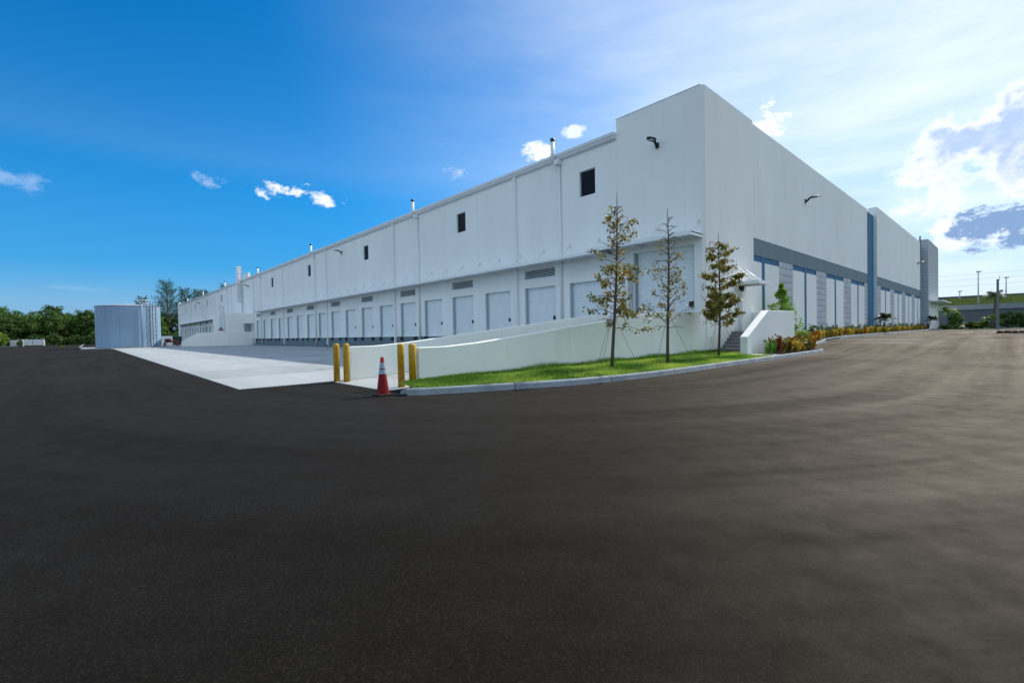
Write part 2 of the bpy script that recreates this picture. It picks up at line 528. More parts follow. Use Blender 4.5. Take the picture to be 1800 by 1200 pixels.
def link(name, me, parent=None, loc=(0, 0, 0), rot=(0, 0, 0), scale=(1, 1, 1)):
    o = bpy.data.objects.new(name, me)
    COL.objects.link(o)
    o.location = loc; o.rotation_euler = rot; o.scale = scale
    if parent: o.parent = parent
    pw = ORG.get(parent.name, (0, 0, 0)) if parent else (0, 0, 0)
    ORG[o.name] = (pw[0] + loc[0], pw[1] + loc[1], pw[2] + loc[2])
    return o


def tag(o, label=None, cat=None, group=None, kind=None):
    if label: o['label'] = label
    if cat: o['category'] = cat
    if group: o['group'] = group
    if kind: o['kind'] = kind
    return o


def empty(name, loc, label=None, cat=None, group=None):
    o = bpy.data.objects.new(name, None)
    o.empty_display_size = 0.3
    COL.objects.link(o)
    o.location = loc
    ORG[o.name] = tuple(loc)
    return tag(o, label, cat, group)


def copy_tree(src, parent=None):
    c = src.copy(); COL.objects.link(c)
    if parent: c.parent = parent
    for ch in src.children:
        copy_tree(ch, c)
    return c


def struct(o):
    o['kind'] = 'structure'
    return o


# ------------------------------------------------------------------ ground
GY = [-900, -60, 29, 31, 34, 37, 45, 99, 900]
GZ = [0, 0, 0, 0.08, 0.25, 0.38, 0.45, 0.45, 0.45]


def gz(y):
    return float(np.interp(y, GY, GZ))


def sheet(name, x0, x1, y0, y1, dz, m):
    b = MB()
    ys = [y0] + [y for y in GY if y0 < y < y1] + [y1]
    for a, c in zip(ys[:-1], ys[1:]):
        b.quad((x0, a, gz(a) + dz), (x1, a, gz(a) + dz), (x1, c, gz(c) + dz), (x0, c, gz(c) + dz))
    return struct(b.build(name, m))


sheet('ground', -1500, 1200, -900, 900, -0.012, 'earth_grass')
sheet('asphalt_pavement', -236, 70, -140, 99, 0.0, 'asphalt')

# concrete truck court, slab by slab
AX0, AX1, AY0, AY1 = -100.0, -14.08, 2.95, 22.68
court = MB().box(AX0 + .01, AX1 - .01, AY0 + .01, AY1 - .01, -0.05, 0.008).build('concrete_court', 'joint')
struct(court)
nx, ny = 19, 4
sx, sy = (AX1 - AX0) / nx, (AY1 - AY0) / ny
slab_me = MB().box(0, sx - .03, 0, sy - .03, 0, .024).mesh('slab', 'concrete')
for i in range(nx):
    for j in range(ny):
        link('slab', slab_me, court, (AX0 + i * sx, AY0 + j * sy, 0.0))
# tank pad
pad = struct(MB().box(-128, -100.6, -1.0, 22.6, -.05, .06).build('tank_pad', 'concrete'))

# ------------------------------------------------------------------ warehouse
X0, Y0 = -10.5, 22.7
WH = empty('warehouse', (X0, Y0, 0), 'long white tilt-up warehouse with dock doors on its left side and blue striped end wall', 'warehouse')


def wall_y(b, x0, x1, z0, z1, holes, y, depth=0.3):
    """front wall facing -Y with rectangular openings and reveals"""
    xs = sorted({x0, x1, *[h[0] for h in holes], *[h[1] for h in holes]})
    zs = sorted({z0, z1, *[h[2] for h in holes], *[h[3] for h in holes]})
    for xa, xb in zip(xs[:-1], xs[1:]):
        for za, zb in zip(zs[:-1], zs[1:]):
            mx, mz = (xa + xb) / 2, (za + zb) / 2
            if any(h[0] < mx < h[1] and h[2] < mz < h[3] for h in holes):
                continue
            b.quad((xa, y, za), (xb, y, za), (xb, y, zb), (xa, y, zb))
    for (a, c, p, q) in holes:
        b.quad((a, y, p), (a, y, q), (a, y + depth, q), (a, y + depth, p))
        b.quad((c, y, q), (c, y, p), (c, y + depth, p), (c, y + depth, q))
        b.quad((a, y, q), (c, y, q), (c, y + depth, q), (a, y + depth, q))
        b.quad((c, y, p), (a, y, p), (a, y + depth, p), (c, y + depth, p))
    d2 = 0.06
    b.quad((x0, y, z0), (x0, y, z1), (x0, y + d2, z1), (x0, y + d2, z0))
    b.quad((x1, y, z1), (x1, y, z0), (x1, y + d2, z0), (x1, y + d2, z1))
    b.quad((x0, y, z1), (x1, y, z1), (x1, y + d2, z1), (x0, y + d2, z1))


# solid core and roof
MB().box(-192, -15.5, 23.06, 23.4, 0, 12.3).build('wall_core', 'stucco', WH)
MB().box(-192, -11.05, 23.4, 112, 11.9, 12.25).build('roof', 'galv_roof', WH)
MB().box(-192.3, -192, 22.7, 112, 0, 12.6).build('end_wall', 'stucco', WH)
MB().box(-192, -11.05, 112, 112.3, 0, 12.6).build('rear_wall', 'stucco', WH)
MB().box(-11.05, -10.98, 23.4, 112, 0, 12.6).build('wall_core', 'blue_paint', WH)

# ---- dock doors, prototypes in local coordinates (origin = lower left corner of the opening on the wall face)
DW, DZ0, DZ1 = 2.87, 1.2, 4.43
bd = MB()
ribs = 36
for i in range(ribs):
    z = (DZ1 - DZ0) * i / ribs
    h = (DZ1 - DZ0) / ribs
    y = 0.25
    bd.quad((0, y, z), (DW, y, z), (DW, y - .014, z + h * .5), (0, y - .014, z + h * .5))
    bd.quad((0, y - .014, z + h * .5), (DW, y - .014, z + h * .5), (DW, y, z + h), (0, y, z + h))
bd.box(0, DW, .19, .26, -.0, .07)
door_me = bd.mesh('dock_door', 'door_white')
guide_me = MB().box(0, .09, .06, .24, 0, 3.23).mesh('door_guide', 'guide_dark')
bump_me = MB().box(0, .36, -.13, 0, -.36, -.01).mesh('dock_bumper', 'rubber')
ctrl_me = MB().box(0, .20, -.06, .14, 0, .26).mesh('control_box', 'black')
lv = MB()
for i in range(5):
    z = .02 + i * .118
    lv.prism([(0, .02, z), (0, .03, z), (0, .15, z + .085), (0, .14, z + .085)], [(DW - .02, .02, z), (DW - .02, .03, z), (DW - .02, .15, z + .085), (DW - .02, .14, z + .085)])
louver_me = lv.mesh('louver_slats', 'door_white')
louvback_me = MB().box(0, DW - .02, .2, .24, 0, .6).mesh('louver_back', 'black')
knock_me = MB().box(0, DW, -.012, 0, 0, .62).mesh('blank_panel', 'wall_panel')
win_glass = MB().box(.0, 1.2, .15, .17, 0, 1.55).mesh('glass', 'glass')
wf = MB()
for a in ((0, .05, 0, 1.55), (1.15, 1.2, 0, 1.55), (.05, 1.15, 0, .05), (.05, 1.15, 1.5, 1.55)):
    wf.box(a[0], a[1], .11, .149, a[2], a[3])
win_frame = wf.mesh('window_frame', 'frame_grey')


def place(name, me, x, z, y=Y0, parent=None):
    p = parent or WH
    po = ORG[p.name]
    return link(name, me, p, (x - po[0], y - po[1], z - po[2]))


def bay(x0, x1, door_l, louver, window, control):
    holes = []
    if door_l is not None:
        holes.append((door_l, door_l + DW, DZ0, DZ1))
        if louver: holes.append((door_l + .01, door_l + DW - .01, 5.05, 5.65))
    if window is not None: holes.append((window - .6, window + .6, 9.65, 11.2))
    b = MB()
    wall_y(b, x0 + .007, x1 - .007, 1.2, 12.45, [h for h in holes], Y0)
    b.build('tilt_panel', 'wall_panel', WH)
    MB().box(x0, x1, Y0 + .015, Y0 + .36, 0.0, 1.195).build('dock_base', 'dock_grey', WH)
    if door_l is not None:
        d = place('dock_door', door_me, door_l, DZ0)
        for gx in (0.0, DW - .07):
            link('door_guide', guide_me, d, (gx, 0, 0))
        if control: link('control_box', ctrl_me, d, (DW - .24, .06, .98))
        for gx in (.02, DW - .32):
            place('dock_bumper', bump_me, door_l + gx, DZ0)
        if louver:
            l = place('louver', louvback_me, door_l + .01, 5.05)
            link('louver_slats', louver_me, l)
        else:
            place('blank_panel', knock_me, door_l, 5.04)
    if window is not None:
        w = place('window', win_frame, window - .6, 9.65)
        link('glass', win_glass, w)


WINS = [-17.75, -30.7, -48.25, -65.9, -83.25]
bay(-19.88, -15.62, -19.29, False, WINS[0], True)
prev = -19.88
for k in range(1, 18):
    L = -23.38 - 4.395 * (k - 1)
    left = L - .76 if k < 17 else -95.2
    w = next((q for q in WINS if left < q - .6 and q + .6 < prev), None)
    bay(left, prev, L, k % 2 == 1, w, k < 9)
    prev = left
bay(-113.0, -95.2, None, False, None, False)
prev = -113.0
for k in range(17):
    L = -116.6 - 4.395 * k
    left = L - .76
    c = None
    for q in (-122.6, -140.1, -157.7, -175.3):
        if left < q - .6 and q + .6 < prev: c = q
    bay(left, prev, L, k % 2 == 0, c, False)
    prev = left
bay(-192.0, prev, None, False, None, False)

# gutter along the eave
gp = [(22.70, 12.36), (22.56, 12.36), (22.50, 12.44), (22.50, 12.52), (22.44, 12.56), (22.44, 12.74), (22.72, 12.74), (23.2, 12.5), (23.2, 12.4)]
gm = MB()
gm.prism([(-102.5, y, z) for y, z in gp], [(-15.64, y, z) for y, z in gp])
gm.build('gutter', 'gutter_white', WH)
gm = MB()
gm.prism([(-187.0, y, z) for y, z in gp], [(-102.52, y, z) for y, z in gp])
gm.build('gutter', 'gutter_white', WH)

# downspouts (square) and round overflow pipes with roof vents
for x in (-24.15, -41.95, -59.7, -77.42, -94.8, -112.6, -129.8, -146.8, -164.0, -180.8):
    b = MB().box(x - .13, x + .13, 22.54, 22.695, 0.1, 12.40)
    d = b.build('downspout', 'trim_white', WH)
    MB().box(x - .16, x + .16, 22.40, 22.53, 0.02, .3).build('downspout_shoe', 'steel_dark', d)
for x in (-19.92, -37.31, -63.68, -90.09, -116.6, -142.6, -167.9):
    zt = 12.05
    d = MB().tube([(x, 22.62, .15), (x, 22.62, zt)], .085, 10).build('overflow_pipe', 'trim_white', WH, smooth=True)
    MB().box(x - .19, x + .15, 22.30, 22.695, 12.06, 12.34).build('leader_head', 'trim_white', d)
    px = x - .28
    v = MB().tube([(px, 22.34, 12.15), (px, 22.34, 13.55)], .13, 12).build('vent_pipe', 'trim_white', WH, smooth=True)
    MB().tube([(px, 22.34, 13.551), (px, 22.34, 13.75)], .15, 12).build('vent_cap', 'black', v, smooth=True)

# corner tower
b = MB()
CH = .14
wall_y(b, -15.62, X0 - CH, 0, 13.46, [(-14.62, -11.08, 1.2, 5.68)], Y0, .35)
b.quad((X0 - CH, Y0, 0), (X0, Y0 + CH, 0), (X0, Y0 + CH, 13.46), (X0 - CH, Y0, 13.46))
ye = 28.95
ys = [Y0 + CH, 26.15, 27.25, ye]; zs = [0, 1.2, 3.5, 13.46]
for ya, yb in zip(ys[:-1], ys[1:]):
    for za, zb in zip(zs[:-1], zs[1:]):
        if ya == 26.15 and za == 1.2: continue
        b.quad((X0, ya, za), (X0, yb, za), (X0, yb, zb), (X0, ya, zb))
xi = X0 - .25
b.quad((X0, 26.15, 1.2), (xi, 26.15, 1.2), (xi, 26.15, 3.5), (X0, 26.15, 3.5))
b.quad((X0, 27.25, 3.5), (xi, 27.25, 3.5), (xi, 27.25, 1.2), (X0, 27.25, 1.2))
b.quad((X0, 26.15, 3.5), (X0, 27.25, 3.5), (xi, 27.25, 3.5), (xi, 26.15, 3.5))
b.quad((X0, ye, 0), (X0 - .4, ye, 0), (X0 - .4, ye, 13.46), (X0, ye, 13.46))
b.quad((-15.62, Y0 + .06, 12.0), (-15.62, Y0 + .35, 12.0), (-15.62, Y0 + .35, 13.46), (-15.62, Y0 + .06, 13.46))
b.quad((-15.62, Y0 + .35, 12.0), (X0 - .3, Y0 + .35, 12.0), (X0 - .3, Y0 + .35, 13.46), (-15.62, Y0 + .35, 13.46))
b.quad((X0 - .3, Y0 + .35, 12.0), (X0 - .3, ye, 12.0), (X0 - .3, ye, 13.46), (X0 - .3, Y0 + .35, 13.46))
b.quad((-15.62, Y0, 13.46), (X0 - CH, Y0, 13.46), (X0 - .3, Y0 + .35, 13.46), (-15.62, Y0 + .35, 13.46))
b.quad((X0 - CH, Y0, 13.46), (X0, Y0 + CH, 13.46), (X0, ye, 13.46), (X0 - .3, ye, 13.46), (X0 - .3, Y0 + .35, 13.46))
b.build('corner_tower', 'stucco', WH)
MB().box(-15.66, X0 - CH, Y0 - .02, Y0 + .2, 13.462, 13.50).build('parapet_cap', 'gutter_white', WH)
MB().box(-15.3, -10.9, 23.1, 23.3, 0, 12.2).build('wall_core', 'stucco', WH)
# drive-in roll-up door
b = MB()
bx0, bx1, n = -14.62, -11.08, 48
for i in range(n):
    z = 1.2 + 4.48 * i / n; h = 4.48 / n
    b.quad((bx0, 23.02, z), (bx1, 23.02, z), (bx1, 23.002, z + h * .5), (bx0, 23.002, z + h * .5))
    b.quad((bx0, 23.002, z + h * .5), (bx1, 23.002, z + h * .5), (bx1, 23.02, z + h), (bx0, 23.02, z + h))
dd = b.build('drive_in_door', 'door_white', WH)
MB().box(bx0, bx0 + .12, 22.9, 23.0, 1.2, 5.68).build('door_guide', 'frame_grey', dd)
MB().box(bx1 - .12, bx1, 22.9, 23.0, 1.2, 5.68).build('door_guide', 'frame_grey', dd)
MB().box(-11.45, -11.2, 22.86, 22.99, 2.52, 2.8).build('control_box', 'black', dd)
MB().box(bx0 - .3, bx0 - .02, 22.62, 22.695, 1.9, 5.0).build('door_jamb_guard', 'pole_light', dd)

# canopies on the dock side
YC = 21.45


def canopy(xa, xb, zb, zt, struts, name='dock_canopy'):
    c = MB().box(xa, xb, YC + .06, Y0 - .002, zt - .09, zt - .04).build(name, 'trim_white', WH)
    MB().box(xa, xb, YC, YC + .055, zb, zt).build('fascia', 'trim_white', c)
    for xe in (xa, xb):
        s = 1 if xe == xa else -1
        MB().box(xe, xe + s * .05, YC + .056, Y0 - .003, zb + .002, zt - .002).build('end_channel', 'trim_white', c)
    for x in struts:
        st = MB().tube([(x, YC + .28, zt - .03), (x, Y0 - .06, 6.82)], .032, 6).build('strut', 'trim_white', c, smooth=True)
        MB().box(x - .09, x + .09, Y0 - .055, Y0 - .001, 6.70, 6.94).build('wall_plate', 'trim_white', st)
    b = MB()
    x = xa + .6
    while x < xb - .3:
        b.box(x, x + .06, YC + .058, Y0 - .01, zb + .03, zt - .095); x += 2.2
    b.build('rafters', 'trim_white', c)['kind'] = 'stuff'
    return c


canopy(-16.9, -10.62, 5.93, 6.14, [-10.8, -13.1, -15.4])
# the lower run passes under the end of the upper one
canopy(-90.8, -16.05, 5.80, 5.97, [-16.9 - 2.275 * i for i in range(33)][:33])
canopy(-187.0, -112.0, 5.80, 5.97, [-113.5 - 2.9 * i for i in range(25)])

# entry canopy, door and lamp on the end wall
c = MB().box(X0 + .002, -9.2, 26.06, 27.76, 3.85, 3.90).build('entry_canopy', 'trim_white', WH)
MB().box(-9.26, -9.2, 26.06, 27.76, 3.73, 3.849).build('fascia', 'trim_white', c)
MB().box(X0 + .003, -9.261, 26.06, 26.12, 3.73, 3.848).build('fascia', 'trim_white', c)
MB().box(X0 + .003, -9.261, 27.70, 27.76, 3.73, 3.848).build('fascia', 'trim_white', c)
for y in (26.45, 27.45):
    s = MB().tube([(-9.45, y, 3.89), (X0 + .06, y, 4.66)], .04, 8).build('strut', 'trim_white', c, smooth=True)
    MB().box(X0 + .002, X0 + .06, y - .1, y + .1, 4.52, 4.80).build('wall_plate', 'trim_white', s)
d = MB().box(X0 - .24, X0 - .19, 26.2, 27.2, 1.22, 3.42).build('entry_door', 'door_white', WH)
MB().box(X0 - .18, X0 - .12, 26.16, 26.21, 1.22, 3.48).box(X0 - .18, X0 - .12, 27.19, 27.24, 1.22, 3.48).box(X0 - .18, X0 - .12, 26.21, 27.19, 3.42, 3.48).build('door_frame', 'trim_white', d)
MB().tube([(X0 - .19, 26.3, 2.2), (X0 - .12, 26.3, 2.2), (X0 - .12, 26.42, 2.2)], .018, 6).build('handle', 'steel_dark', d)


# ---- end wall facing the road
def cmu_column(y0, y1, xf, wall_top=5.72):
    base = MB().box(xf - .10, xf - .035, y0, y1, 0, wall_top).build('block_pilaster', 'block_joint', WH)
    po = ORG[base.name]
    wid = y1 - y0
    halves = 2 if wid > 2 else 1
    bw = wid / halves
    me = MB().box(xf - .035, xf - .004, .015, bw - .015, .015, .447).mesh('block', 'block')
    top = MB().box(xf - .035, xf - .004, .015, bw - .015, .015, .375).mesh('block', 'block')
    z = wall_top - .39
    for i in range(halves):
        link('block', top, base, (-po[0], y0 + i * bw - po[1], z - po[2]))
    while z > .3:
        z -= .462
        for i in range(halves):
            link('block', me, base, (-po[0], y0 + i * bw - po[1], z - po[2]))


def facade(xf, ya, yb, ztop, stems, cmus, joints):
    # painted ground behind the reveals
    MB().box(xf - .12, xf - .06, ya, yb, 0, 5.75).build('painted_reveal', 'blue_paint', WH)
    MB().box(xf - .12, xf - .015, ya, yb, 5.722, 6.742).build('grey_band', 'grey_paint', WH)
    js = [ya] + joints + [yb]
    for a, c in zip(js[:-1], js[1:]):
        MB().box(xf - .3, xf, a + .008, c - .008, 6.744, ztop).build('tilt_panel', 'wall_panel', WH)
    cuts = sorted(stems + cmus)
    y = ya
    for (p, q) in cuts + [(yb, yb)]:
        if p - y > .15:
            MB().box(xf - .058, xf, y + .004, p - .004, 0, 5.36).build('stucco_panel', 'wall_panel', WH)
        y = q
    for p, q in stems:
        MB().box(xf - .058, xf - .03, p + .03, q - .03, 0, 5.71).build('blue_stripe', 'blue_paint', WH)
    for p, q in cmus:
        cmu_column(p, q, xf)


facade(-10.65, 28.95, 60.15, 13.46, [(30.65, 31.19), (39.03, 39.57), (47.33, 47.87), (55.67, 56.21)],
       [(33.70, 36.47), (42.08, 44.84), (50.38, 53.18), (58.77, 60.15)], [35.09, 43.40, 51.63])
facade(-10.5, 64.2, 97.3, 14.35, [(68.66, 69.24), (77.04, 77.66), (85.45, 86.04), (94.01, 94.62)],
       [(64.2, 66.2), (71.83, 74.55), (80.2, 83.1), (88.61, 91.5)], [72.4, 80.7, 89.0])
MB().box(-11.3, -10.52, 64.2, 97.3, 12.0, 14.34).build('parapet_core', 'stucco', WH)
MB().box(-11.0, -10.80, 60.1, 64.25, 0, 13.4).build('blue_recess', 'blue_paint', WH)
MB().box(-11.0, -10.503, 64.182, 64.198, 0, 14.34).build('recess_return', 'wall_panel', WH)
MB().box(-11.0, -10.95, 97.3, 98.65, 0, 13.4).build('blue_recess', 'blue_paint', WH)
# far grey entry tower
ft = MB().box(-10.95, -9.68, 98.65, 112.3, 0, 14.85).build('entry_tower', 'block', WH)
b = MB()
for i in range(30):
    z = .5 + i * .48
    b.box(-10.9, -9.665, 98.638, 98.66, z, z + .03)
    b.box(-9.685, -9.668, 98.66, 112.28, z, z + .03)
b.build('course_joints', 'block_joint', ft)
MB().box(-9.667, -9.62, 99.4, 112.2, .2, 4.9).build('entry_panel', 'wall_panel', ft)
MB().box(-9.61, -8.0, 99.6, 112.6, 4.95, 5.15).build('entry_roof', 'trim_white', ft)
MB().tube([(-10.6, 98.2, 11.5), (-10.6, 98.2, 15.4)], .10, 8).build('roof_pipe', 'steel_dark', WH)

# ---- fire pump house and roof access on the far half of the dock side
ph = MB().box(-109.6, -96.3, 18.66, 22.69, 0, 5.9).build('pump_house', 'stucco', WH)
lad = MB()
for s in (17.85, 18.45):
    lad.tube([(-98.0, s, 2.5), (-98.0, s, 7.3)], .035, 6)
lad.build('ladder', 'frame_grey', ph)
b = MB()
for i in range(14):
    b.tube([(-98.0, 17.85, 2.7 + i * .34), (-98.0, 18.45, 2.7 + i * .34)], .03, 5)
b.build('rungs', 'frame_grey', ph)
MB().box(-96.3, -94.9, 21.1, 22.6, 4.02, 4.16).build('door_canopy', 'trim_white', ph)
MB().box(-96.30, -96.26, 21.3, 22.4, 2.5, 3.9).build('pump_room_door', 'frame_grey', ph)
for i, x in enumerate((-100.2, -101.0, -101.8)):
    MB().tube([(x, 18.66, 3.0 + .25 * (i % 2)), (x, 18.2, 3.0 + .25 * (i % 2))], .14, 8).build('hose_connection', 'steel_dark' if i else 'red_pipe', ph)
MB().box(-104.4, -103.9, 21.95, 22.69, 8.5, 15.5).build('vent_duct', 'trim_white', WH)
MB().box(-102.4, -98.4, 22.705, 23.0, 12.4, 13.75).build('raised_parapet', 'stucco', WH)
rl = MB()
for s in (-103.0, -102.45):
    rl.tube([(s, 22.45, 5.95), (s, 22.45, 15.2)], .05, 6)
rl = rl.build('roof_ladder', 'galv_roof', WH)
b = MB()
for i in range(26):
    b.tube([(-103.0, 22.45, 6.1 + i * .35), (-102.45, 22.45, 6.1 + i * .35)], .025, 5)
b.build('rungs', 'galv_roof', rl)
b = MB()
for i in range(7):
    z = 8.4 + i * 1.1
    b.tube([(-103.0, 22.45, z), (-103.05, 21.95, z), (-102.72, 21.75, z), (-102.4, 21.95, z), (-102.45, 22.45, z)], .03, 5)
for xx, yy in ((-103.05, 21.95), (-102.72, 21.75), (-102.4, 21.95)):
    b.tube([(xx, yy, 8.4), (xx, yy, 15.0)], .025, 5)
b.build('safety_cage', 'galv_roof', rl)
MB().box(-192.2, -188.0, 22.695, 23.1, 12.4, 13.5).build('raised_parapet', 'stucco', WH)

# ------------------------------------------------------------------ wall lamps
def wall_lamp(x, y, z, rz, label):
    e = empty('wall_lamp', (x, y, z), label, 'lamp', 'wall mounted area lamps')
    e.rotation_euler.z = rz       # local -Y is outwards
    def P(b, name, m, smooth=False):
        o = bpy.data.objects.new(name, b.mesh(name, m, smooth=smooth)); COL.objects.link(o); o.parent = e
        return o
    P(MB().box(-.09, .09, -.06, -.002, -.16, .14), 'wall_plate', 'bronze')
    P(MB().tube([(0, -.05, -.02), (0, -.16, .02), (0, -.24, .12), (0, -.34, .19)], [.075, .07, .065, .06], 10), 'arm', 'bronze', True)
    b = MB()
    secs = [(-.30, .10, .10, .24), (-.40, .17, .13, .26), (-.60, .205, .145, .255), (-.80, .17, .15, .235), (-.98, .03, .17, .20)]
    rings = []
    for (yy, w, z0, z1) in secs:
        rings.append([(-w, yy, z0 + .02), (w, yy, z0 + .02), (w, yy, z1 - .05), (w * .55, yy, z1), (-w * .55, yy, z1), (-w, yy, z1 - .05)])
    for a, c in zip(rings[:-1], rings[1:]):
        b.prism(c, a, caps=False)
    b.quad(*rings[0]); b.quad(*rings[-1][::-1])
    h = P(b, 'lamp_head', 'bronze')
    l = bpy.data.objects.new('lens', MB().box(-.13, .13, -.80, -.46, .118, .152).mesh('lens', 'lens')); COL.objects.link(l); l.parent = h
    return e


wall_lamp(-13.02, Y0, 11.2, 0, 'black wall lamp high on the corner tower above the drive-in door')
wall_lamp(-54.74, Y0, 11.35, 0, 'black wall lamp on dock wall between second and third downspout')
wall_lamp(-98.4, Y0, 11.1, 0, 'black wall lamp beside the caged roof ladder')
wall_lamp(-150.3, Y0, 11.0, 0, 'small black wall lamp on the farthest stretch of dock wall')
wall_lamp(-10.65, 39.4, 10.65, R(90), 'black wall lamp on the upper end wall facing the road')
wall_lamp(-10.5, 94.2, 10.7, R(90), 'far wall lamp on end wall beside the grey entry tower')
e = empty('door_lantern', (X0, 26.85, 3.62), 'small black lantern under the entry canopy', 'lamp')
MB().box(X0 + .001, X0 + .05, 26.77, 26.93, 3.50, 3.72).build('back_plate', 'black', e)
MB().lathe(X0 + .16, 26.85, [(.05, 3.42), (.09, 3.46), (.11, 3.66), (.06, 3.72)], 10).build('lantern_body', 'black', e)

# ------------------------------------------------------------------ ramp and its walls
struct(MB().yz_wall(-13.95, -10.65, [(5.45, -.05), (5.45, .012), (7.0, .05), (18.5, 1.18), (22.69, 1.2), (22.69, -.05)]).build('ramp', 'concrete'))


def ramp_wall(x0, x1, ya, label):
    prof = [(ya, -.1), (ya, 1.06), (ya + .9, 1.06), (ya + 2.0, 1.13), (18.2, 2.16), (21.95, 2.2), (21.95, -.1)]
    n = 3
    e = empty('ramp_wall', (x0, ya, 0), label, 'wall', 'ramp walls')
    ys_, zs_ = [p[0] for p in prof[1:-1]], [p[1] for p in prof[1:-1]]
    cuts = [ya, 12.2, 21.95]
    for a, c in zip(cuts[:-1], cuts[1:]):
        top = [(a + .004, float(np.interp(a, ys_, zs_)))] + [(y, z) for y, z in zip(ys_, zs_) if a < y < c] + [(c - .004, float(np.interp(c, ys_, zs_)))]
        pr = [(a + .004, -.1)] + top + [(c - .004, -.1)]
        MB().yz_wall(x0, x1, pr).build('wall_section', 'stucco_cream', e, bevel=.02)
    return e


ramp_wall(-10.65, -10.40, 6.25, 'white sloping ramp wall nearest the grass strip')
ramp_wall(-14.18, -13.94, 5.95, 'white sloping ramp wall next to the truck court')
p = MB().box(-10.68, -10.53, 21.96, 22.69, 0, 2.0).build('wall_pier', 'stucco', WH)

# second set: stair walls by the pump house
for x, ya, lab in ((-96.25, 13.05, 'white stair wall below the pump house, nearer one'), (-101.0, 12.3, 'white stair wall below the pump house, farther one')):
    w = MB().yz_wall(x - .25, x, [(ya, 0.05), (ya, .95), (ya + 2.5, 2.47), (18.64, 2.49), (18.64, .05)]).build('stair_wall', 'stucco', org=(x, ya, 0))
    tag(w, lab, 'wall', 'pump house stair walls')
struct(MB().yz_wall(-100.99, -96.51, [(13.2, .02), (16.0, 1.2), (18.65, 1.2), (18.65, .02)]).build('platform', 'concrete'))
w = MB().box(-96.28, -96.0, 18.66, 22.69, .02, 2.49).build('platform_wall', 'stucco', org=(-96.1, 18.7, 0))
tag(w, 'white low wall between the pump house stair and the first dock door there', 'wall')

# ------------------------------------------------------------------ entry stairs
ST = empty('entry_stairs', (-9.6, 24.0, 0), 'concrete entry stairs with white cheek wall at the building corner', 'stairs')
for i in range(7):
    y = 24.0 + .283 * i
    MB().box(X0 + .003, -8.802, y, y + .30 if i < 6 else 28.6, .02 + (.169 * i if i else 0), .02 + .169 * (i + 1)).build('step' if i < 6 else 'landing', 'step_concrete', ST, bevel=.012)
MB().yz_wall(-8.80, -8.45, [(22.5, -.02), (22.5, .97), (25.2, 2.25), (29.15, 2.25), (29.15, -.02)]).build('cheek_wall', 'stucco', ST, bevel=.02)
MB().box(X0 + .003, -8.803, 28.62, 28.95, 0, 2.28).build('landing_wall', 'stucco', ST, bevel=.02)
hr = MB().tube([(X0 + .10, 22.95, .95), (X0 + .10, 23.25, 1.02), (X0 + .10, 25.4, 2.1), (X0 + .10, 26.0, 2.1)], .022, 8).build('handrail', 'trim_white', ST, smooth=True)
for y, z in ((23.3, 1.03), (25.3, 2.04)):
    MB().tube([(X0 + .005, y, z - .08), (X0 + .10, y, z)], .012, 6).build('rail_bracket', 'trim_white', hr)

# ------------------------------------------------------------------ bollards and cone
bp = [(.0, 0), (.108, 0), (.108, 1.06), (.100, 1.10), (.078, 1.135), (.045, 1.155), (.0, 1.16)]
bol_me = MB().lathe(0, 0, [(.09, 0), (.09, 1.115), (.083, 1.14), (.06, 1.158), (.03, 1.168), (.008, 1.17)], 24).mesh('bollard', 'yellow', smooth=True)
for (x, y), lab in (((-13.995, 5.55), 'yellow bollard at the far left, standing on the truck court edge'), ((-13.62, 5.70), 'yellow bollard in front of the ramp wall next to the truck court'),
                    ((-10.94, 6.04), 'yellow bollard inside the ramp mouth, right of the traffic cone'), ((-10.45, 6.09), 'yellow bollard at the grass end of the nearest ramp wall')):
    o = link('bollard', bol_me, None, (x, y, 0), (0, 0, x))
    tag(o, lab, 'bollard', 'yellow bollards at the ramp mouth')
CN = empty('traffic_cone', (-9.93, 5.0, 0), 'orange traffic cone with two white bands beside the kerb end', 'traffic cone')
MB().box(-10.11, -9.75, 4.82, 5.18, .004, .045).build('base', 'rubber', CN, bevel=.01)


def cone_r(z): return .145 - (.145 - .032) * (z - .045) / .84


def cone_seg(name, m, z0, z1, dr=0.0):
    MB().lathe(-9.93, 5.0, [(cone_r(z0) + dr, z0), (cone_r(z1) + dr, z1)], 28).build(name, m, CN, smooth=False)


cone_seg('cone_body', 'cone_orange', .045, .88)
cone_seg('reflective_band', 'reflective', .50, .605, .003)
cone_seg('reflective_band', 'reflective', .63, .765, .003)
cone_seg('cone_tip', 'cone_red', .772, .89, .004)
stick = MB().tube([(-9.62, 5.12, .02), (-9.40, 5.32, .03)], .03, 6).build('scrap_block', 'rubber', org=(-9.6, 5.1, 0))
tag(stick, 'dark scrap of rubber lying between cone and kerb end', 'debris')

# ------------------------------------------------------------------ kerbs
def catmull(pts, n=10):
    P = [Vector(p) for p in pts]
    P = [P[0] * 2 - P[1]] + P + [P[-1] * 2 - P[-2]]
    out = []
    for i in range(1, len(P) - 2):
        for k in range(n):
            t = k / n
            a, b, c, d = P[i - 1], P[i], P[i + 1], P[i + 2]
            out.append(.5 * ((2 * b) + (c - a) * t + (2 * a - 5 * b + 4 * c - d) * t * t + (3 * b - a - 3 * c + d) * t ** 3))
    out.append(P[-2])
    return out


KP = [(0, -.03), (.022, .06), (.035, .12), (.055, .147), (.09, .156), (.15, .156), (.175, .14), (.178, -.03)]


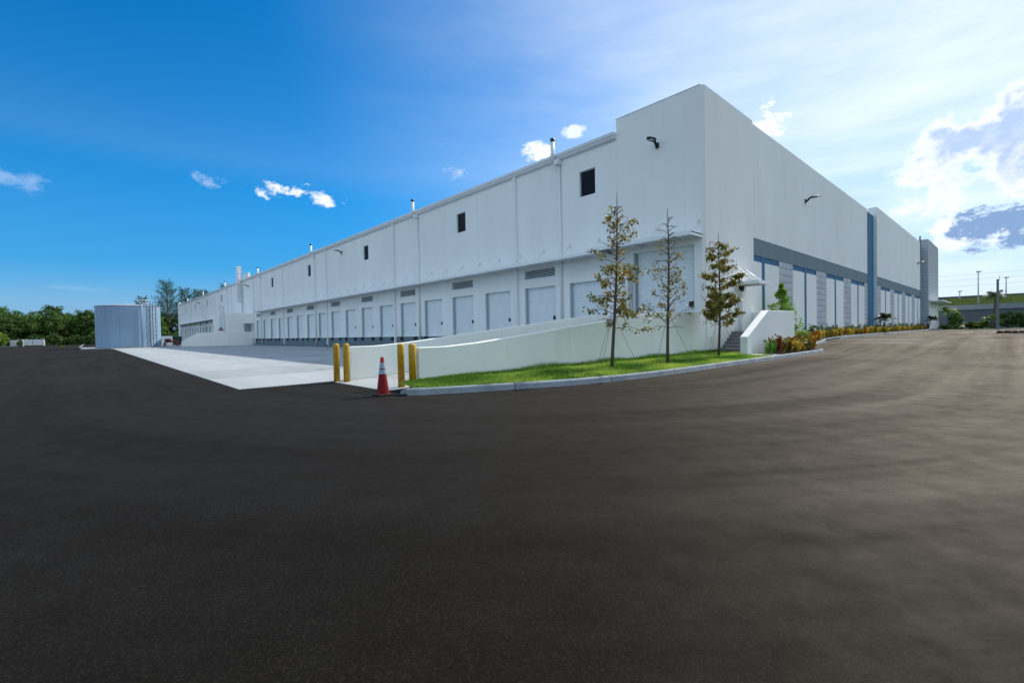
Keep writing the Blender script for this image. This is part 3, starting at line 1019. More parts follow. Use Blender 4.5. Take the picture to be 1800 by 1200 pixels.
def kerb(name, pts, seg=3.0, left=True):
    """pts = face line at road level; body extends to the left of travel"""
    path = catmull([(x, y, 0) for x, y in pts], 14)
    root = None
    # resample
    L = [0]
    for a, b in zip(path[:-1], path[1:]): L.append(L[-1] + (b - a).length)
    tot = L[-1]
    def at(s):
        s = min(max(s, 0), tot)
        i = int(np.searchsorted(L, s)) - 1
        i = min(max(i, 0), len(path) - 2)
        f = (s - L[i]) / max(1e-6, L[i + 1] - L[i])
        p = path[i].lerp(path[i + 1], f)
        d = (path[i + 1] - path[i]).normalized()
        return p, d
    nseg = max(1, round(tot / seg))
    for k in range(nseg):
        s0, s1 = tot * k / nseg + .011, tot * (k + 1) / nseg - .011
        m = max(3, int((s1 - s0) / .3))
        b = MB(); rings = []
        for i in range(m + 1):
            p, d = at(s0 + (s1 - s0) * i / m)
            nrm = Vector((-d.y, d.x, 0)) * (1 if left else -1)
            zz = gz(p.y)
            w = 0.004 * math.sin(i * 2.1 + k)
            sc = 1.0
            if (k == 0 and i == 0) or (k == nseg - 1 and i == m): sc = .72
            rings.append([(p.x + nrm.x * (u + w), p.y + nrm.y * (u + w), zz + v * (sc if v > 0 else 1)) for u, v in KP])
        for i, (r0, r1) in enumerate(zip(rings[:-1], rings[1:])):
            b.prism(r0, r1, caps=False)
        b.quad(*rings[0][::-1]); b.quad(*rings[-1])
        if root is None:
            root = b.build(name, 'kerb_concrete')
            struct(root)
        else:
            b.build('kerb_segment', 'kerb_concrete', root)
    return root


K1 = [(-9.72, 5.30), (-9.45, 5.30), (-9.0, 6.1), (-8.35, 7.6), (-7.75, 9.3), (-7.35, 11.5), (-7.2, 14.0), (-7.15, 19.0), (-7.05, 24.0), (-7.05, 28.8), (-7.2, 29.6), (-7.7, 30.0), (-8.4, 30.6)]
kerb('kerb', K1)
kerb('kerb', [(-8.35, 31.6), (-8.45, 34.0), (-9.0, 40), (-9.25, 50), (-9.1, 60), (-9.2, 70), (-9.1, 85), (-9.0, 97), (-8.6, 108), (-8.2, 112)])
kerb('kerb', [(-103.4, 1.0), (-103.2, -.4), (-100.3, -.6), (-100.2, 2.7)], left=False)
# lawn / planting bed surfaces
kpath = catmull([(x, y, 0) for x, y in K1], 6)


def kerb_x(y):
    best = max((p.x for p in kpath if abs(p.y - y) < .6), default=-7.1)
    ys_ = np.array([p.y for p in kpath[8:-8]]); xs_ = np.array([p.x for p in kpath[8:-8]])
    o = np.argsort(ys_)
    return float(np.interp(y, ys_[o], xs_[o]))


def lawn_z(x, y):
    kx = kerb_x(y) - .17
    f = min(max((kx - x) / max(.2, kx + 10.4), 0), 1)
    return .135 + .10 * f


b = MB()
ysl = list(np.arange(5.6, 24.01, .4))
for a, c in zip(ysl[:-1], ysl[1:]):
    cols = 5
    for i in range(cols):
        def pt(y, t):
            xl = -10.55 if y > 6.1 else -10.3
            xr = kerb_x(y) - .12
            x = xl + (xr - xl) * t
            return (x, y, lawn_z(x, y))
        b.quad(pt(a, i / cols), pt(a, (i + 1) / cols), pt(c, (i + 1) / cols), pt(c, i / cols))
struct(b.build('lawn', 'soil_lawn'))
b = MB()
for a, c in zip(np.arange(22.6, 30.2, .4), np.arange(23.0, 30.6, .4)):
    b.quad((-8.46, a, .16), (kerb_x(a) - .12, a, .15), (kerb_x(c) - .12, c, .15), (-8.46, c, .16))
struct(b.build('planting_bed', 'mulch'))
struct(MB().box(-8.44, -7.25, 22.0, 22.9, .05, .172).build('stoop_path', 'concrete'))
b = MB()
ysb = [29.0, 31, 34, 37, 45, 60, 80, 99, 112]
for a, c in zip(ysb[:-1], ysb[1:]):
    b.quad((-10.7, a, gz(a) + .13), (-8.7 if a > 33 else -8.5, a, gz(a) + .13), (-8.7 if c > 33 else -8.5, c, gz(c) + .13), (-10.7, c, gz(c) + .13))
bed2 = b.build('planting_bed', 'mulch')
for v in bed2.data.vertices:
    if v.co.x > -9:
        v.co.x = -9.15 - (0.15 if 38 < v.co.y < 101 else -.4)
struct(bed2)
# parking stall lines in the bay behind the kerb
for i, y in enumerate((35.5, 38.2, 41.0, 44.0, 47.0, 50.0)):
    b = MB(); z0, z1 = gz(y) + .004, gz(y + .1) + .004
    b.quad((-8.9, y, z0), (-4.2, y, z0), (-4.2, y + .1, z1), (-8.9, y + .1, z1))
    struct(b.build('parking_line', 'paint_line'))
b = MB(); b.quad((-1.9, 70.0, .454), (6, 70.0, .454), (6, 71.5, .454), (-1.9, 71.0, .454)); struct(b.build('parking_line', 'paint_line'))

# ------------------------------------------------------------------ foliage tools
def unit(v): return v / np.maximum(1e-9, np.linalg.norm(v, axis=1, keepdims=True))


def leaf_quads(c, l, w, rg, dirs=None, spread=1.0):
    """rhombic leaves: c (N,3) bases"""
    N = len(c)
    d = rg.normal(size=(N, 3))
    if dirs is not None: d = dirs + d * spread
    d = unit(d)
    s = unit(np.cross(d, rg.normal(size=(N, 3))))
    l = np.asarray(l) * rg.uniform(.7, 1.3, N); w = np.asarray(w) * rg.uniform(.7, 1.3, N)
    nrm = np.cross(d, s)
    v = np.empty((N, 4, 3))
    v[:, 0] = c
    v[:, 1] = c + d * (l * .5)[:, None] + s * (w * .5)[:, None] + nrm * (w * .12)[:, None]
    v[:, 2] = c + d * l[:, None]
    v[:, 3] = c + d * (l * .5)[:, None] - s * (w * .5)[:, None] + nrm * (w * .12)[:, None]
    return v.reshape(-1, 3), np.arange(4 * N).reshape(N, 4)


def crown_mesh(name, clumps, per, size, mats, probs, rg, up_bias=0.3):
    """clumps [(centre, radius)], leaves concentrated on the clump shells"""
    C = []
    for c, r in clumps:
        n = int(per * rg.uniform(.7, 1.3))
        d = unit(rg.normal(size=(n, 3)))
        rad = r * rg.uniform(.45, 1.0, n) ** .6
        C.append(np.array(c) + d * rad[:, None] * np.array([1, 1, .75]))
    C = np.concatenate(C)
    v, f = leaf_quads(C, size, size * .62, rg)
    return np_mesh(name, v, f, mats, rg.choice(len(mats), len(f), p=probs))


# ---- three staked saplings
def sapling(x, y, H, nleaf, seed, dens_low, label, lean=(0, 0), width=1.0, leaf=.10):
    rg = np.random.default_rng(seed)
    z0 = lawn_z(x, y)
    e = empty('young_tree', (x, y, z0), label, 'tree', 'staked saplings on the grass strip')
    org = np.array([x, y, z0])
    pts = []
    n = 12
    for i in range(n + 1):
        t = i / n
        pts.append((x + lean[0] * t + .03 * math.sin(5 * t + seed), y + lean[1] * t + .03 * math.cos(4 * t + seed), z0 + H * t))
    tb = MB().tube(pts, [(.052 * (1 - t) ** .8 + .008) for t in np.linspace(0, 1, n + 1)], 8)
    tb.build('trunk', 'bark', e, smooth=True)
    P = np.array(pts)
    br = MB()
    C, D = [], []
    nb = 62
    for k in range(nb):
        t = .225 + .70 * (k + rg.uniform(-.4, .4)) / nb
        base = np.array([np.interp(t, np.linspace(0, 1, n + 1), P[:, i]) for i in range(3)])
        a = k * 2.4 + rg.uniform(-.4, .4)
        Lb = width * (1.12 * (1 - t) ** .75 + .14) * rg.uniform(.4, 1.25)
        rise = rg.uniform(.0, 1.0)
        d = np.array([math.cos(a), math.sin(a), rise]); d /= np.linalg.norm(d)
        mid = base + d * Lb * .55 + np.array([0, 0, .04])
        end = base + d * Lb - np.array([0, 0, .10 * Lb])
        br.tube([base, mid, end], [.014, .009, .003], 5, caps=False)
        w = dens_low(t)
        nl = int(nleaf / nb * w * rg.choice([.12, .5, 1.0, 1.5, 2.3]) * Lb / .55)
        tw = rg.integers(2, 5)
        for q in range(tw):
            s = rg.uniform(.3, .95)
            b0 = base + (end - base) * s
            dd = d + rg.normal(size=3) * .55; dd /= np.linalg.norm(dd)
            b1 = b0 + dd * Lb * rg.uniform(.18, .38)
            br.tube([b0, b1], [.005, .002], 4, caps=False)
            m = nl // tw
            if m > 0:
                u = rg.uniform(.15, 1.05, m)[:, None]
                C.append(b0 + (b1 - b0) * u + rg.normal(size=(m, 3)) * .045)
        m = nl // 3
        if m > 0:
            u = rg.uniform(.35, 1.03, m)[:, None]
            C.append(base + (end - base) * u + rg.normal(size=(m, 3)) * .04)
    br.build('branches', 'bark', e)
    C = np.concatenate(C) - org
    dirs = np.tile(np.array([0, 0, -.75]), (len(C), 1))
    v, f = leaf_quads(C, leaf, leaf * .72, rg, dirs, .75)
    me = np_mesh('crown', v, f, ['leaf_dark', 'leaf_olive', 'leaf_brown'], rg.choice(3, len(f), p=(.38, .42, .20)))
    c = link('crown', me, e)
    c['kind'] = 'stuff'
    for a in (0.5, 2.6, 4.7):
        g = MB()
        g.tube([(x + .03 * math.cos(a), y + .03 * math.sin(a), z0 + 1.75), (x + .85 * math.cos(a), y + .85 * math.sin(a), z0 - .02)], .006, 5)
        g.build('guy_wire', 'steel_dark', e)
    return e


sapling(-8.9, 12.55, 5.72, 1000, 11, lambda t: 1.25 if t < .6 else (.75 if t < .74 else .85), 'sparse olive-leaved sapling, leftmost of the three on the grass', (0.0, .42), 1.08, .095)
sapling(-8.45, 15.3, 5.55, 640, 23, lambda t: 1.3 if t < .5 else (.85 if t < .7 else .25), 'thin half-bare sapling in the middle of the three on the grass', (-.02, .08), 1.0, .085)
sapling(-9.0, 20.7, 5.42, 3300, 37, lambda t: 1.3 if t < .55 else 1.0, 'densest leafy sapling in front of the entry stairs', (0.02, .12), 1.28, .10)

# ---- lawn blades
def blades(n, seed):
    rg = np.random.default_rng(seed)
    y = rg.uniform(5.75, 24.0, n)
    kx = np.array([kerb_x(v) for v in np.linspace(5.5, 24.2, 200)])
    kx = np.interp(y, np.linspace(5.5, 24.2, 200), kx) - .16
    xl = np.where(y > 6.15, -10.39, -10.35)
    xl = np.where(y > 21.95, -10.5, xl)
    t = rg.uniform(0, 1, n)
    x = xl + (kx - xl) * t
    keep = ~((x > -8.85) & (y > 22.0)) & ~((y > 23.7)) & (x < kx)
    x, y, kx, xl = x[keep], y[keep], kx[keep], xl[keep]
    f = np.clip((kx - x) / (kx + 10.4).clip(.2), 0, 1)
    z = .135 + .10 * f
    h = rg.uniform(.03, .075, len(x)) * (1 + .5 * np.sin(x * 3.1 + 1) * np.sin(y * 1.9))
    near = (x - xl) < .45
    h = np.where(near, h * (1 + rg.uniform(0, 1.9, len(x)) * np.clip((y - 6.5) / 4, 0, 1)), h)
    a = rg.uniform(0, 6.28, len(x)); w = rg.uniform(.004, .008, len(x))
    lx, ly = rg.normal(0, .035, len(x)), rg.normal(0, .035, len(x))
    v = np.empty((len(x), 3, 3))
    v[:, 0] = np.stack([x - np.cos(a) * w, y - np.sin(a) * w, z - .01], 1)
    v[:, 1] = np.stack([x + np.cos(a) * w, y + np.sin(a) * w, z - .01], 1)
    v[:, 2] = np.stack([x + lx, y + ly, z + h], 1)
    pn = np.sin(x * 2.3 + y * .7) * np.sin(y * 1.1 - x) + rg.normal(0, .5, len(x))
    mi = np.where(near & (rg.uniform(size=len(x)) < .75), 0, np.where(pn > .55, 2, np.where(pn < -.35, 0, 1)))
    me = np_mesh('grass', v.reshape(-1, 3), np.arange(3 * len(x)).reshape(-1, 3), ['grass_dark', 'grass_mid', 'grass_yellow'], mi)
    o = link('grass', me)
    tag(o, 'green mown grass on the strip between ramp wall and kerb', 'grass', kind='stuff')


blades(120000, 5)


# ---- crotons and other shrubs
def croton_mesh(seed, mats, probs, n=190, h=.62, r=.40, leaf=.17):
    rg = np.random.default_rng(seed)
    C, D = [], []
    for s in range(7):
        a = rg.uniform(0, 6.28); q = r * rg.uniform(.1, .75)
        top = np.array([q * math.cos(a), q * math.sin(a), h * rg.uniform(.65, 1.0)])
        m = n // 7
        u = rg.uniform(.08, 1.0, m)[:, None]
        base = np.array([top[0] * .55, top[1] * .55, 0])
        C.append(base + (top - base) * u)
        az_ = rg.uniform(0, 6.28, m)
        D.append(np.stack([np.cos(az_), np.sin(az_), rg.uniform(.2, 1.3, m)], 1))
    C = np.concatenate(C); D = np.concatenate(D)
    v, f = leaf_quads(C, leaf, leaf * .38, rg, D, .25)
    return np_mesh('foliage', v, f, mats, rg.choice(len(mats), len(f), p=probs))


stem_me = MB().tube([(0, 0, -.05), (.01, .01, .18), (0, .02, .34)], [.02, .015, .01], 6).mesh('stem', 'bark')
CR = {
    'yellow': [croton_mesh(100 + i, ['croton_yellow', 'croton_olive', 'croton_orange'], (.7, .2, .1)) for i in range(3)],
    'orange': [croton_mesh(110 + i, ['croton_orange', 'croton_yellow', 'croton_red'], (.5, .25, .25)) for i in range(3)],
    'red': [croton_mesh(120 + i, ['croton_red', 'croton_orange', 'leaf_dark'], (.55, .2, .25), h=.75) for i in range(2)],
    'olive': [croton_mesh(130 + i, ['croton_olive', 'leaf_dark', 'croton_orange', 'croton_yellow'], (.42, .28, .18, .12)) for i in range(3)],
    'green': [croton_mesh(140 + i, ['leaf_green', 'leaf_lime'], (.6, .4), n=420, h=.62, r=.46, leaf=.10) for i in range(2)],
    'dark': [croton_mesh(150 + i, ['leaf_green', 'leaf_dark'], (.5, .5), n=220, h=.85, r=.38, leaf=.14) for i in range(2)],
}
cnt = 0


def shrub(kind, x, y, s, label, group, z=None):
    global cnt
    cnt += 1
    z = gz(y) + .13 if z is None else z
    e = empty('croton_shrub' if kind not in ('green', 'dark') else 'shrub', (x, y, z), label, 'shrub', group)
    e.rotation_euler.z = cnt * 1.7
    e.scale = (s, s, s * (1 + .12 * math.sin(cnt * 2.3)))
    link('foliage', CR[kind][cnt % len(CR[kind])], e)
    link('stem', stem_me, e)


shrub('green', -7.75, 22.9, 1.0, 'bright green low shrub at the left end of the croton bed by the stairs', 'croton bed by the stairs', .16)
shrub('green', -7.70, 23.5, .95, 'second green low shrub of the croton bed by the stairs', 'croton bed by the stairs', .16)
shrub('red', -7.68, 24.1, 1.15, 'dark red croton beside the green shrubs at the cheek wall', 'croton bed by the stairs', .16)
ORD = 'first second third fourth fifth sixth seventh eighth ninth tenth eleventh twelfth thirteenth fourteenth fifteenth sixteenth'.split()
spots = [(-7.75, 24.8), (-7.55, 25.3), (-7.8, 25.7), (-7.5, 26.1), (-7.8, 26.5), (-7.5, 26.9), (-7.85, 27.3), (-7.5, 27.7), (-7.9, 28.1), (-7.55, 28.5), (-7.9, 28.9), (-7.6, 29.2), (-8.3, 29.5), (-8.1, 25.2), (-8.15, 26.9)]
spots.sort(key=lambda p: p[1])
for i, (x, y) in enumerate(spots):
    k = ('olive', 'orange', 'olive', 'olive', 'yellow', 'olive')[i % 6]
    shrub(k, x, y, .98 + .12 * math.sin(i * 3), '%s croton, %s from the left in the bed between cheek wall and kerb tip' % ({'olive': 'olive green', 'orange': 'orange', 'yellow': 'yellow', 'red': 'dark red'}[k], ORD[i]), 'croton bed by the stairs', .16)
y = 31.2
i = 0
while y < 98:
    kk = int(y * .45) % 7
    k = ('yellow', 'olive', 'orange', 'yellow', 'olive', 'yellow', 'olive')[kk] if y < 94 else 'red'
    if y < 33: k = 'olive'
    xx = -9.35 + .12 * math.sin(i * 2.7) - (0 if y < 38 else .25)
    shrub(k, xx, y, .88 + .14 * math.sin(i * 1.9), '%s croton in the long row along the end wall' % k.replace('olive', 'olive green'), 'croton row along the end wall')
    y += .72 + .004 * (y - 31); i += 1
y = 30.4; i = 0
while y < 97:
    shrub('dark', -10.15 + .1 * math.sin(i * 1.3), y, 1.0 + .25 * math.sin(i * 2.1), 'dark green shrub behind the croton row against the end wall', 'green shrubs along the end wall')
    y += 1.15 + .006 * (y - 30); i += 1

# bright green conical shrub behind the cheek wall
e = empty('conical_shrub', (-9.65, 30.9, gz(30.9) + .1), 'bright lime green conical shrub rising behind the stair cheek wall', 'shrub')
rg = np.random.default_rng(77)
cl = []
for k in range(190):
    t = rg.uniform(0, 1) ** .8
    z = .4 + 3.4 * t
    rr = 1.6 * (1 - t) ** 1.0 * rg.uniform(.3, 1.0)
    a = rg.uniform(0, 6.28)
    cl.append(((rr * math.cos(a), rr * math.sin(a), z), .10 + .17 * (1 - t)))
link('crown', crown_mesh('crown', cl, 42, .085, ['leaf_lime', 'leaf_green', 'grass_yellow'], (.55, .3, .15), rg), e)['kind'] = 'stuff'
MB().tube([(-9.65, 30.9, .1), (-9.65, 30.9, 3.6)], [.05, .01], 6).build('trunk', 'bark', e)


# ---- palms
def palm_parts(seed, h, nf, L, mats, lean=(0, 0), tr=.11, droop=.9, leaflet=.45):
    rg = np.random.default_rng(seed)
    tb = MB().tube([(lean[0] * t * t, lean[1] * t * t, h * t) for t in np.linspace(0, 1, 7)], [tr * (1.15 - .35 * t) for t in np.linspace(0, 1, 7)], 8).mesh('trunk', 'bark_grey', smooth=True)
    top = np.array([lean[0], lean[1], h])
    V, F = [], []
    rach = MB()
    for k in range(nf):
        a = k * 2.399 + rg.uniform(-.2, .2)
        el_ = rg.uniform(-.15, 1.25)
        d = np.array([math.cos(a) * math.cos(el_), math.sin(a) * math.cos(el_), math.sin(el_)])
        pts = []
        for t in np.linspace(0, 1, 8):
            pts.append(top + d * L * t + np.array([0, 0, -droop * L * .55 * t * t]))
        rach.tube(pts, [.025 * (1 - t) + .004 for t in np.linspace(0, 1, 8)], 4, caps=False)
        side = np.cross(d, [0, 0, 1.0]); side /= max(1e-6, np.linalg.norm(side))
        for q in range(26):
            t = .12 + .86 * q / 25
            p = np.array([np.interp(t, np.linspace(0, 1, 8), [pp[i] for pp in pts]) for i in range(3)])
            p2 = np.array([np.interp(min(1, t + .05), np.linspace(0, 1, 8), [pp[i] for pp in pts]) for i in range(3)])
            tg = (p2 - p); tg /= max(1e-6, np.linalg.norm(tg))
            ll = leaflet * L * .6 * math.sin(math.pi * (.15 + .8 * t))
            for s in (-1, 1):
                dd = side * s + tg * .55 + np.array([0, 0, -.45 + .2 * rg.normal()])
                dd /= np.linalg.norm(dd)
                n = len(V)
                V += [p - tg * .03 * L * .4, p + dd * ll * .5 + tg * .02, p + dd * ll, p + dd * ll * .5 - tg * .045]
                F.append((n, n + 1, n + 2, n + 3))
    me = np_mesh('fronds', np.array(V), np.array(F), mats, rg.integers(0, len(mats), len(F)))
    return tb, me, rach.mesh('rachis', 'leaf_olive')


def palm(x, y, z, parts, label, group=None, s=1.0, rz=0, name='palm_tree'):
    e = empty(name, (x, y, z), label, 'palm', group)
    e.scale = (s, s, s); e.rotation_euler.z = rz
    link('trunk', parts[0], e)
    f = link('fronds', parts[1], e)
    link('rachis', parts[2], f)
    return e


small_palm = palm_parts(5, 1.75, 26, 1.05, ['leaf_dark', 'leaf_pine'], (.25, -.5), .07, .8, .5)
palm(-9.75, 62.6, gz(62), small_palm, 'small dark leaning palm in front of the blue wall recess', 'small leaning palms')
palm(-9.4, 96.0, gz(96), small_palm, 'small dark leaning palm in front of the grey entry tower', 'small leaning palms', 1.0, 1.9)

# ------------------------------------------------------------------ far right background
w = MB()
YW = 126.0
rw = empty('retaining_wall', (0, YW, .4), 'long grey concrete retaining wall below the grassy road embankment', 'wall')
for i in range(10):
    x0 = -30 + i * 9.0
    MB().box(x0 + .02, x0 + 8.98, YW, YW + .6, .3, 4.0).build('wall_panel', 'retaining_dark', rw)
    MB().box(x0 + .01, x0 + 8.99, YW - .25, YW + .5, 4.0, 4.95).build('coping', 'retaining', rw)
b = MB()
for a, c in zip(range(-60, 140, 10), range(-50, 150, 10)):
    z_ = lambda x: 7.35 + .15 * math.sin(x * .05)
    b.quad((a, YW + .6, 4.6), (c, YW + .6, 4.6), (c, YW + 24, z_(c)), (a, YW + 24, z_(a)))
    b.quad((a, YW + 24, z_(a)), (c, YW + 24, z_(c)), (c, YW + 60, z_(c)), (a, YW + 60, z_(a)))
struct(b.build('embankment', 'berm_grass'))
g = empty('guard_rail', (0, YW + 25, 7.4), 'dark road barrier along the top of the embankment', 'barrier')
MB().box(-70, 120, YW + 25, YW + 25.3, 7.2, 7.75).build('barrier', 'retaining_dark', g)
# lamp posts on the road above
for (x, yy, zb, zt, lab) in ((-5.35, 129.5, 4.6, 11.4, 'tall thin road lamp post on the embankment left of the concrete pole'), (-9.05, 147, 5.5, 8.6, 'short road lamp post nearest the warehouse entry roof'), (-1.85, 150, 7.0, 11.2, 'road lamp post right of the palm tree')):
    e = empty('road_lamp', (x, yy, zb), lab, 'lamp post', 'road lamp posts on the embankment')
    MB().tube([(x, yy, zb - .8), (x, yy, zt)], [.13, .08], 8).build('post', 'pole_light', e, smooth=True)
    MB().box(x - .3, x + .45, yy - .2, yy + .2, zt, zt + .16).build('lamp_head', 'steel_dark', e)
# concrete utility pole, wires
P_ = empty('utility_pole', (-2.1, 99.6, .45), 'square tapered concrete utility pole at the road end', 'utility pole')
b = MB()
b.prism([(-2.24, 99.4, .3), (-1.92, 99.4, .3), (-1.92, 99.72, .3), (-2.24, 99.72, .3)], [(-2.21, 99.48, 7.8), (-1.95, 99.48, 7.8), (-1.95, 99.72, 7.8), (-2.21, 99.72, 7.8)])
b.build('pole', 'pole_concrete', P_)
MB().tube([(-1.88, 99.6, 7.6), (-1.88, 99.6, 8.3)], .03, 5).build('spike', 'steel_dark', P_)
for i, (zl, zr) in enumerate(((11.5, 11.9), (10.5, 10.8), (9.2, 9.6))):
    pts = [(-60 + 14 * k, 138, zl + (zr - zl) * k / 12 + .0 * k + .015 * ((k - 6) ** 2) / 3) for k in range(13)]
    o = MB().tube(pts, .013, 4).build('power_line', 'wire', org=(0, 138, 9))
    tag(o, '%s of the three thin power lines crossing beyond the warehouse' % ('highest', 'middle', 'lowest')[i], 'power line', 'power lines')
big_palm = palm_parts(8, 5.2, 24, 2.1, ['leaf_dark', 'leaf_green'], (.2, .1), .15, .9, .5)
palm(-2.6, 106, .45, big_palm, 'tall coconut palm behind the concrete utility pole', 'palms at the road end')
mid_palm = palm_parts(9, 1.6, 18, 1.5, ['leaf_green', 'leaf_lime'], (0, 0), .09, .9, .5)
palm(-2.75, 101.5, .45, mid_palm, 'short palm just left of the utility pole', 'palms at the road end')
palm(-8.4, 112, .45, palm_parts(10, 3.2, 18, 1.7, ['leaf_green', 'leaf_lime'], (0, 0), .08, .8, .5), 'bright green palm by the warehouse entry roof', 'palms at the road end')
mounds = palm_parts(12, .4, 30, 1.35, ['leaf_green', 'leaf_dark', 'leaf_lime'], (0, 0), .1, .7, .45)
for i, (x, yy) in enumerate(((-5.1, 101.5), (-4.4, 102.0), (-3.7, 101.3))):
    palm(x, yy, .4, mounds, ('low clumping palm left of the short palm, left one', 'low clumping palm left of the short palm, middle one', 'low clumping palm left of the short palm, right one')[i], 'clumping palms at the road end', 1.1, i * 1.3, 'clumping_palm')


def leafy(name, x, y, z, rx, ry, h, seed, mats, probs, label, cat, group=None, n=60, per=60, size=.16, trunk=True, z0=0.0):
    rg = np.random.default_rng(seed)
    e = empty(name, (x, y, z), label, cat, group)
    cl = []
    for k in range(n):
        d = rg.normal(size=3); d /= np.linalg.norm(d)
        q = rg.uniform(.55, 1.0)
        cl.append(((d[0] * rx * q, d[1] * ry * q, z0 + (h - z0) * (.5 + .46 * d[2] * q)), .28 * min(rx, ry, h) * rg.uniform(.6, 1.2)))
    link('crown', crown_mesh('crown', cl, per, size, mats, probs, rg), e)['kind'] = 'stuff'
    if trunk: MB().tube([(x, y, z - .1), (x, y, z + h * .6)], [.09, .04], 6).build('trunk', 'bark_grey', e)
    return e


leafy('shrub', -7.3, 110, .45, .95, .9, 3.0, 31, ['leaf_green', 'leaf_lime', 'leaf_dark'], (.55, .25, .2), 'rounded bright green shrub tree right of the entry roof', 'shrub')
for i, x in enumerate((-1.15, .25, 1.7, 3.2)):
    leafy('hedge_shrub', x, 104 + .3 * (i % 2), .42, .95, .9, 2.75, 41 + i, ['leaf_green', 'leaf_dark'], (.6, .4), ('hedge shrub just right of the utility pole', 'second hedge shrub right of the utility pole', 'third hedge shrub right of the utility pole', 'hedge shrub at the right picture edge')[i], 'shrub', 'hedge at the road end', n=70)
for i, (x, yy) in enumerate(((-7.6, 104), (-6.6, 103.2), (-8.3, 107))):
    leafy('shrub', x, yy, .42, .8, .6, .75, 51 + i, ['leaf_dark', 'leaf_green'], (.6, .4), ('low dark shrub at the road end, middle of three', 'low dark shrub at the road end, nearest of three', 'low dark shrub at the road end, closest to the entry roof')[i], 'shrub', 'low shrubs at the road end', n=30, per=40, trunk=False)
# strip of verge and spoil heap at the edge of the asphalt
struct(MB().box(-3.6, 40, 99.2, 101.0, .3, .52).build('verge', 'concrete'))
heap = empty('soil_heap', (1.2, 60.5, .45), 'small dark heap of soil clods at the right edge of the road', 'soil heap')
rg = np.random.default_rng(3)
b = MB()
for k in range(26):
    cx, cy, r_ = 0.1 + rg.uniform(-1.6, 2.8), 60.5 + rg.normal() * .5, rg.uniform(.08, .28)
    b.lathe(cx, cy, [(r_ * .9, .44), (r_, .44 + r_ * .4), (r_ * .6, .44 + r_ * .9), (.02, .44 + r_ * 1.05)], 7)
b.build('clods', 'mulch', heap)

# ------------------------------------------------------------------ water tank
TX, TY, TR, TH = -109.5, 5.55, 4.62, 7.35
TK = empty('water_tank', (TX, TY, .05), 'round bluish galvanised steel water tank beyond the truck court', 'tank')
prof = []
nring = 11
for i in range(nring):
    z = .06 + TH * i / nring
    h = TH / nring
    prof += [(TR, z), (TR, z + h * .96), (TR - .008, z + h * .97), (TR - .008, z + h)]
MB().lathe(TX, TY, prof, 72, caps=False).build('shell', 'galv', TK)
MB().lathe(TX, TY, [(TR + .06, TH - .02), (TR + .09, TH + .12), (TR - .2, TH + .16), (.4, TH + .62), (.05, TH + .64)], 48).build('roof', 'galv_roof', TK)
MB().lathe(TX, TY, [(TR + .25, -.0), (TR + .25, .16)], 48).build('footing', 'kerb_concrete', TK)


def on_tank(ang, r=TR):   # angle from +X towards +Y
    return TX + r * math.cos(ang), TY + r * math.sin(ang)


for k in range(14):        # stiffener seams
    a = k * 2 * math.pi / 14 + .12
    x, y = on_tank(a, TR + .012)
    MB().tube([(x, y, .1), (x, y, TH)], .016, 6, caps=False).build('seam', 'galv', TK)
a = .33
x, y = on_tank(a, TR + .22)
MB().tube([(x, y, .1), (x, y, TH - .1), (x - .5, y, TH + .3)], .11, 10).build('overflow_pipe', 'galv', TK, smooth=True)
a0 = .66
ld = MB()
for da in (-.05, .05):
    x, y = on_tank(a0 + da, TR + .28)
    ld.tube([(x, y, .1), (x, y, TH + 1.0)], .045, 6)
ld = ld.build('ladder', 'steel_dark', TK)
b = MB()
for i in range(20):
    z = .4 + i * .4
    b.tube([(*on_tank(a0 - .05, TR + .28), z), (*on_tank(a0 + .05, TR + .28), z)], .028, 5)
b.build('rungs', 'steel_dark', ld)
b = MB()
x, y = on_tank(a0 + .17, TR + .3); b.tube([(x, y, .1), (x, y, TH + .3)], .05, 6)
for i in range(8):
    z = 2.2 + i * .75
    b.tube([(*on_tank(a0 + .05, TR + .28), z), (*on_tank(a0 + .11, TR + .75), z), (*on_tank(a0 + .17, TR + .3), z)], .03, 5)
b.build('safety_cage', 'steel_dark', TK)
b = MB()
pl = [on_tank(q, TR - .25) for q in (.30, .42, .54, .66)]
for (x, y) in pl: b.tube([(x, y, TH), (x, y, TH + 1.15)], .035, 5)
for z in (TH + .6, TH + 1.12): b.tube([(x, y, z) for x, y in pl], .03, 5)
b.build('roof_railing', 'galv_roof', TK)
MB().box(TX + 3.6, TX + 4.1, TY + 1.7, TY + 2.2, TH + .2, TH + .75).build('hatch_box', 'galv_roof', TK)

# red backflow assembly, small enclosure beyond
BF = empty('backflow_valve', (-113, 12.2, .06), 'red fire main valve assembly with black handwheel beside the tank', 'valve')
MB().tube([(-112.6, 11.0, .0), (-112.6, 11.0, .7), (-112.6, 11.2, .95), (-112.6, 12.8, .95), (-112.6, 13.05, .75), (-112.6, 13.05, .0)], .19, 10).build('pipe', 'red_pipe', BF, smooth=True)
MB().box(-112.9, -112.3, 11.0, 12.0, 1.02, 1.45).build('valve_body', 'black', BF)
MB().tube([(-112.6, 11.5, 1.5), (-112.6, 11.5, 1.56)], .32, 14).build('handwheel', 'red_pipe', BF)
for yy in (11.4, 12.3):
    MB().tube([(-112.6, yy, .05), (-112.6, yy, .85)], .06, 6).build('support', 'pole_light', BF)
EN = empty('trash_enclosure', (-128, 14, 0), 'white walled enclosure with dark green gate beyond the tank', 'enclosure')
MB().box(-128.2, -128, 9.5, 13.95, 0, 2.1).build('side_wall', 'stucco', EN)
MB().box(-128.16, -128.06, 13.96, 15.7, .12, 2.05).build('gate', 'green_gate', EN)
MB().box(-133, -128.2, 15.72, 15.9, 0, 2.1).build('side_wall', 'stucco', EN)
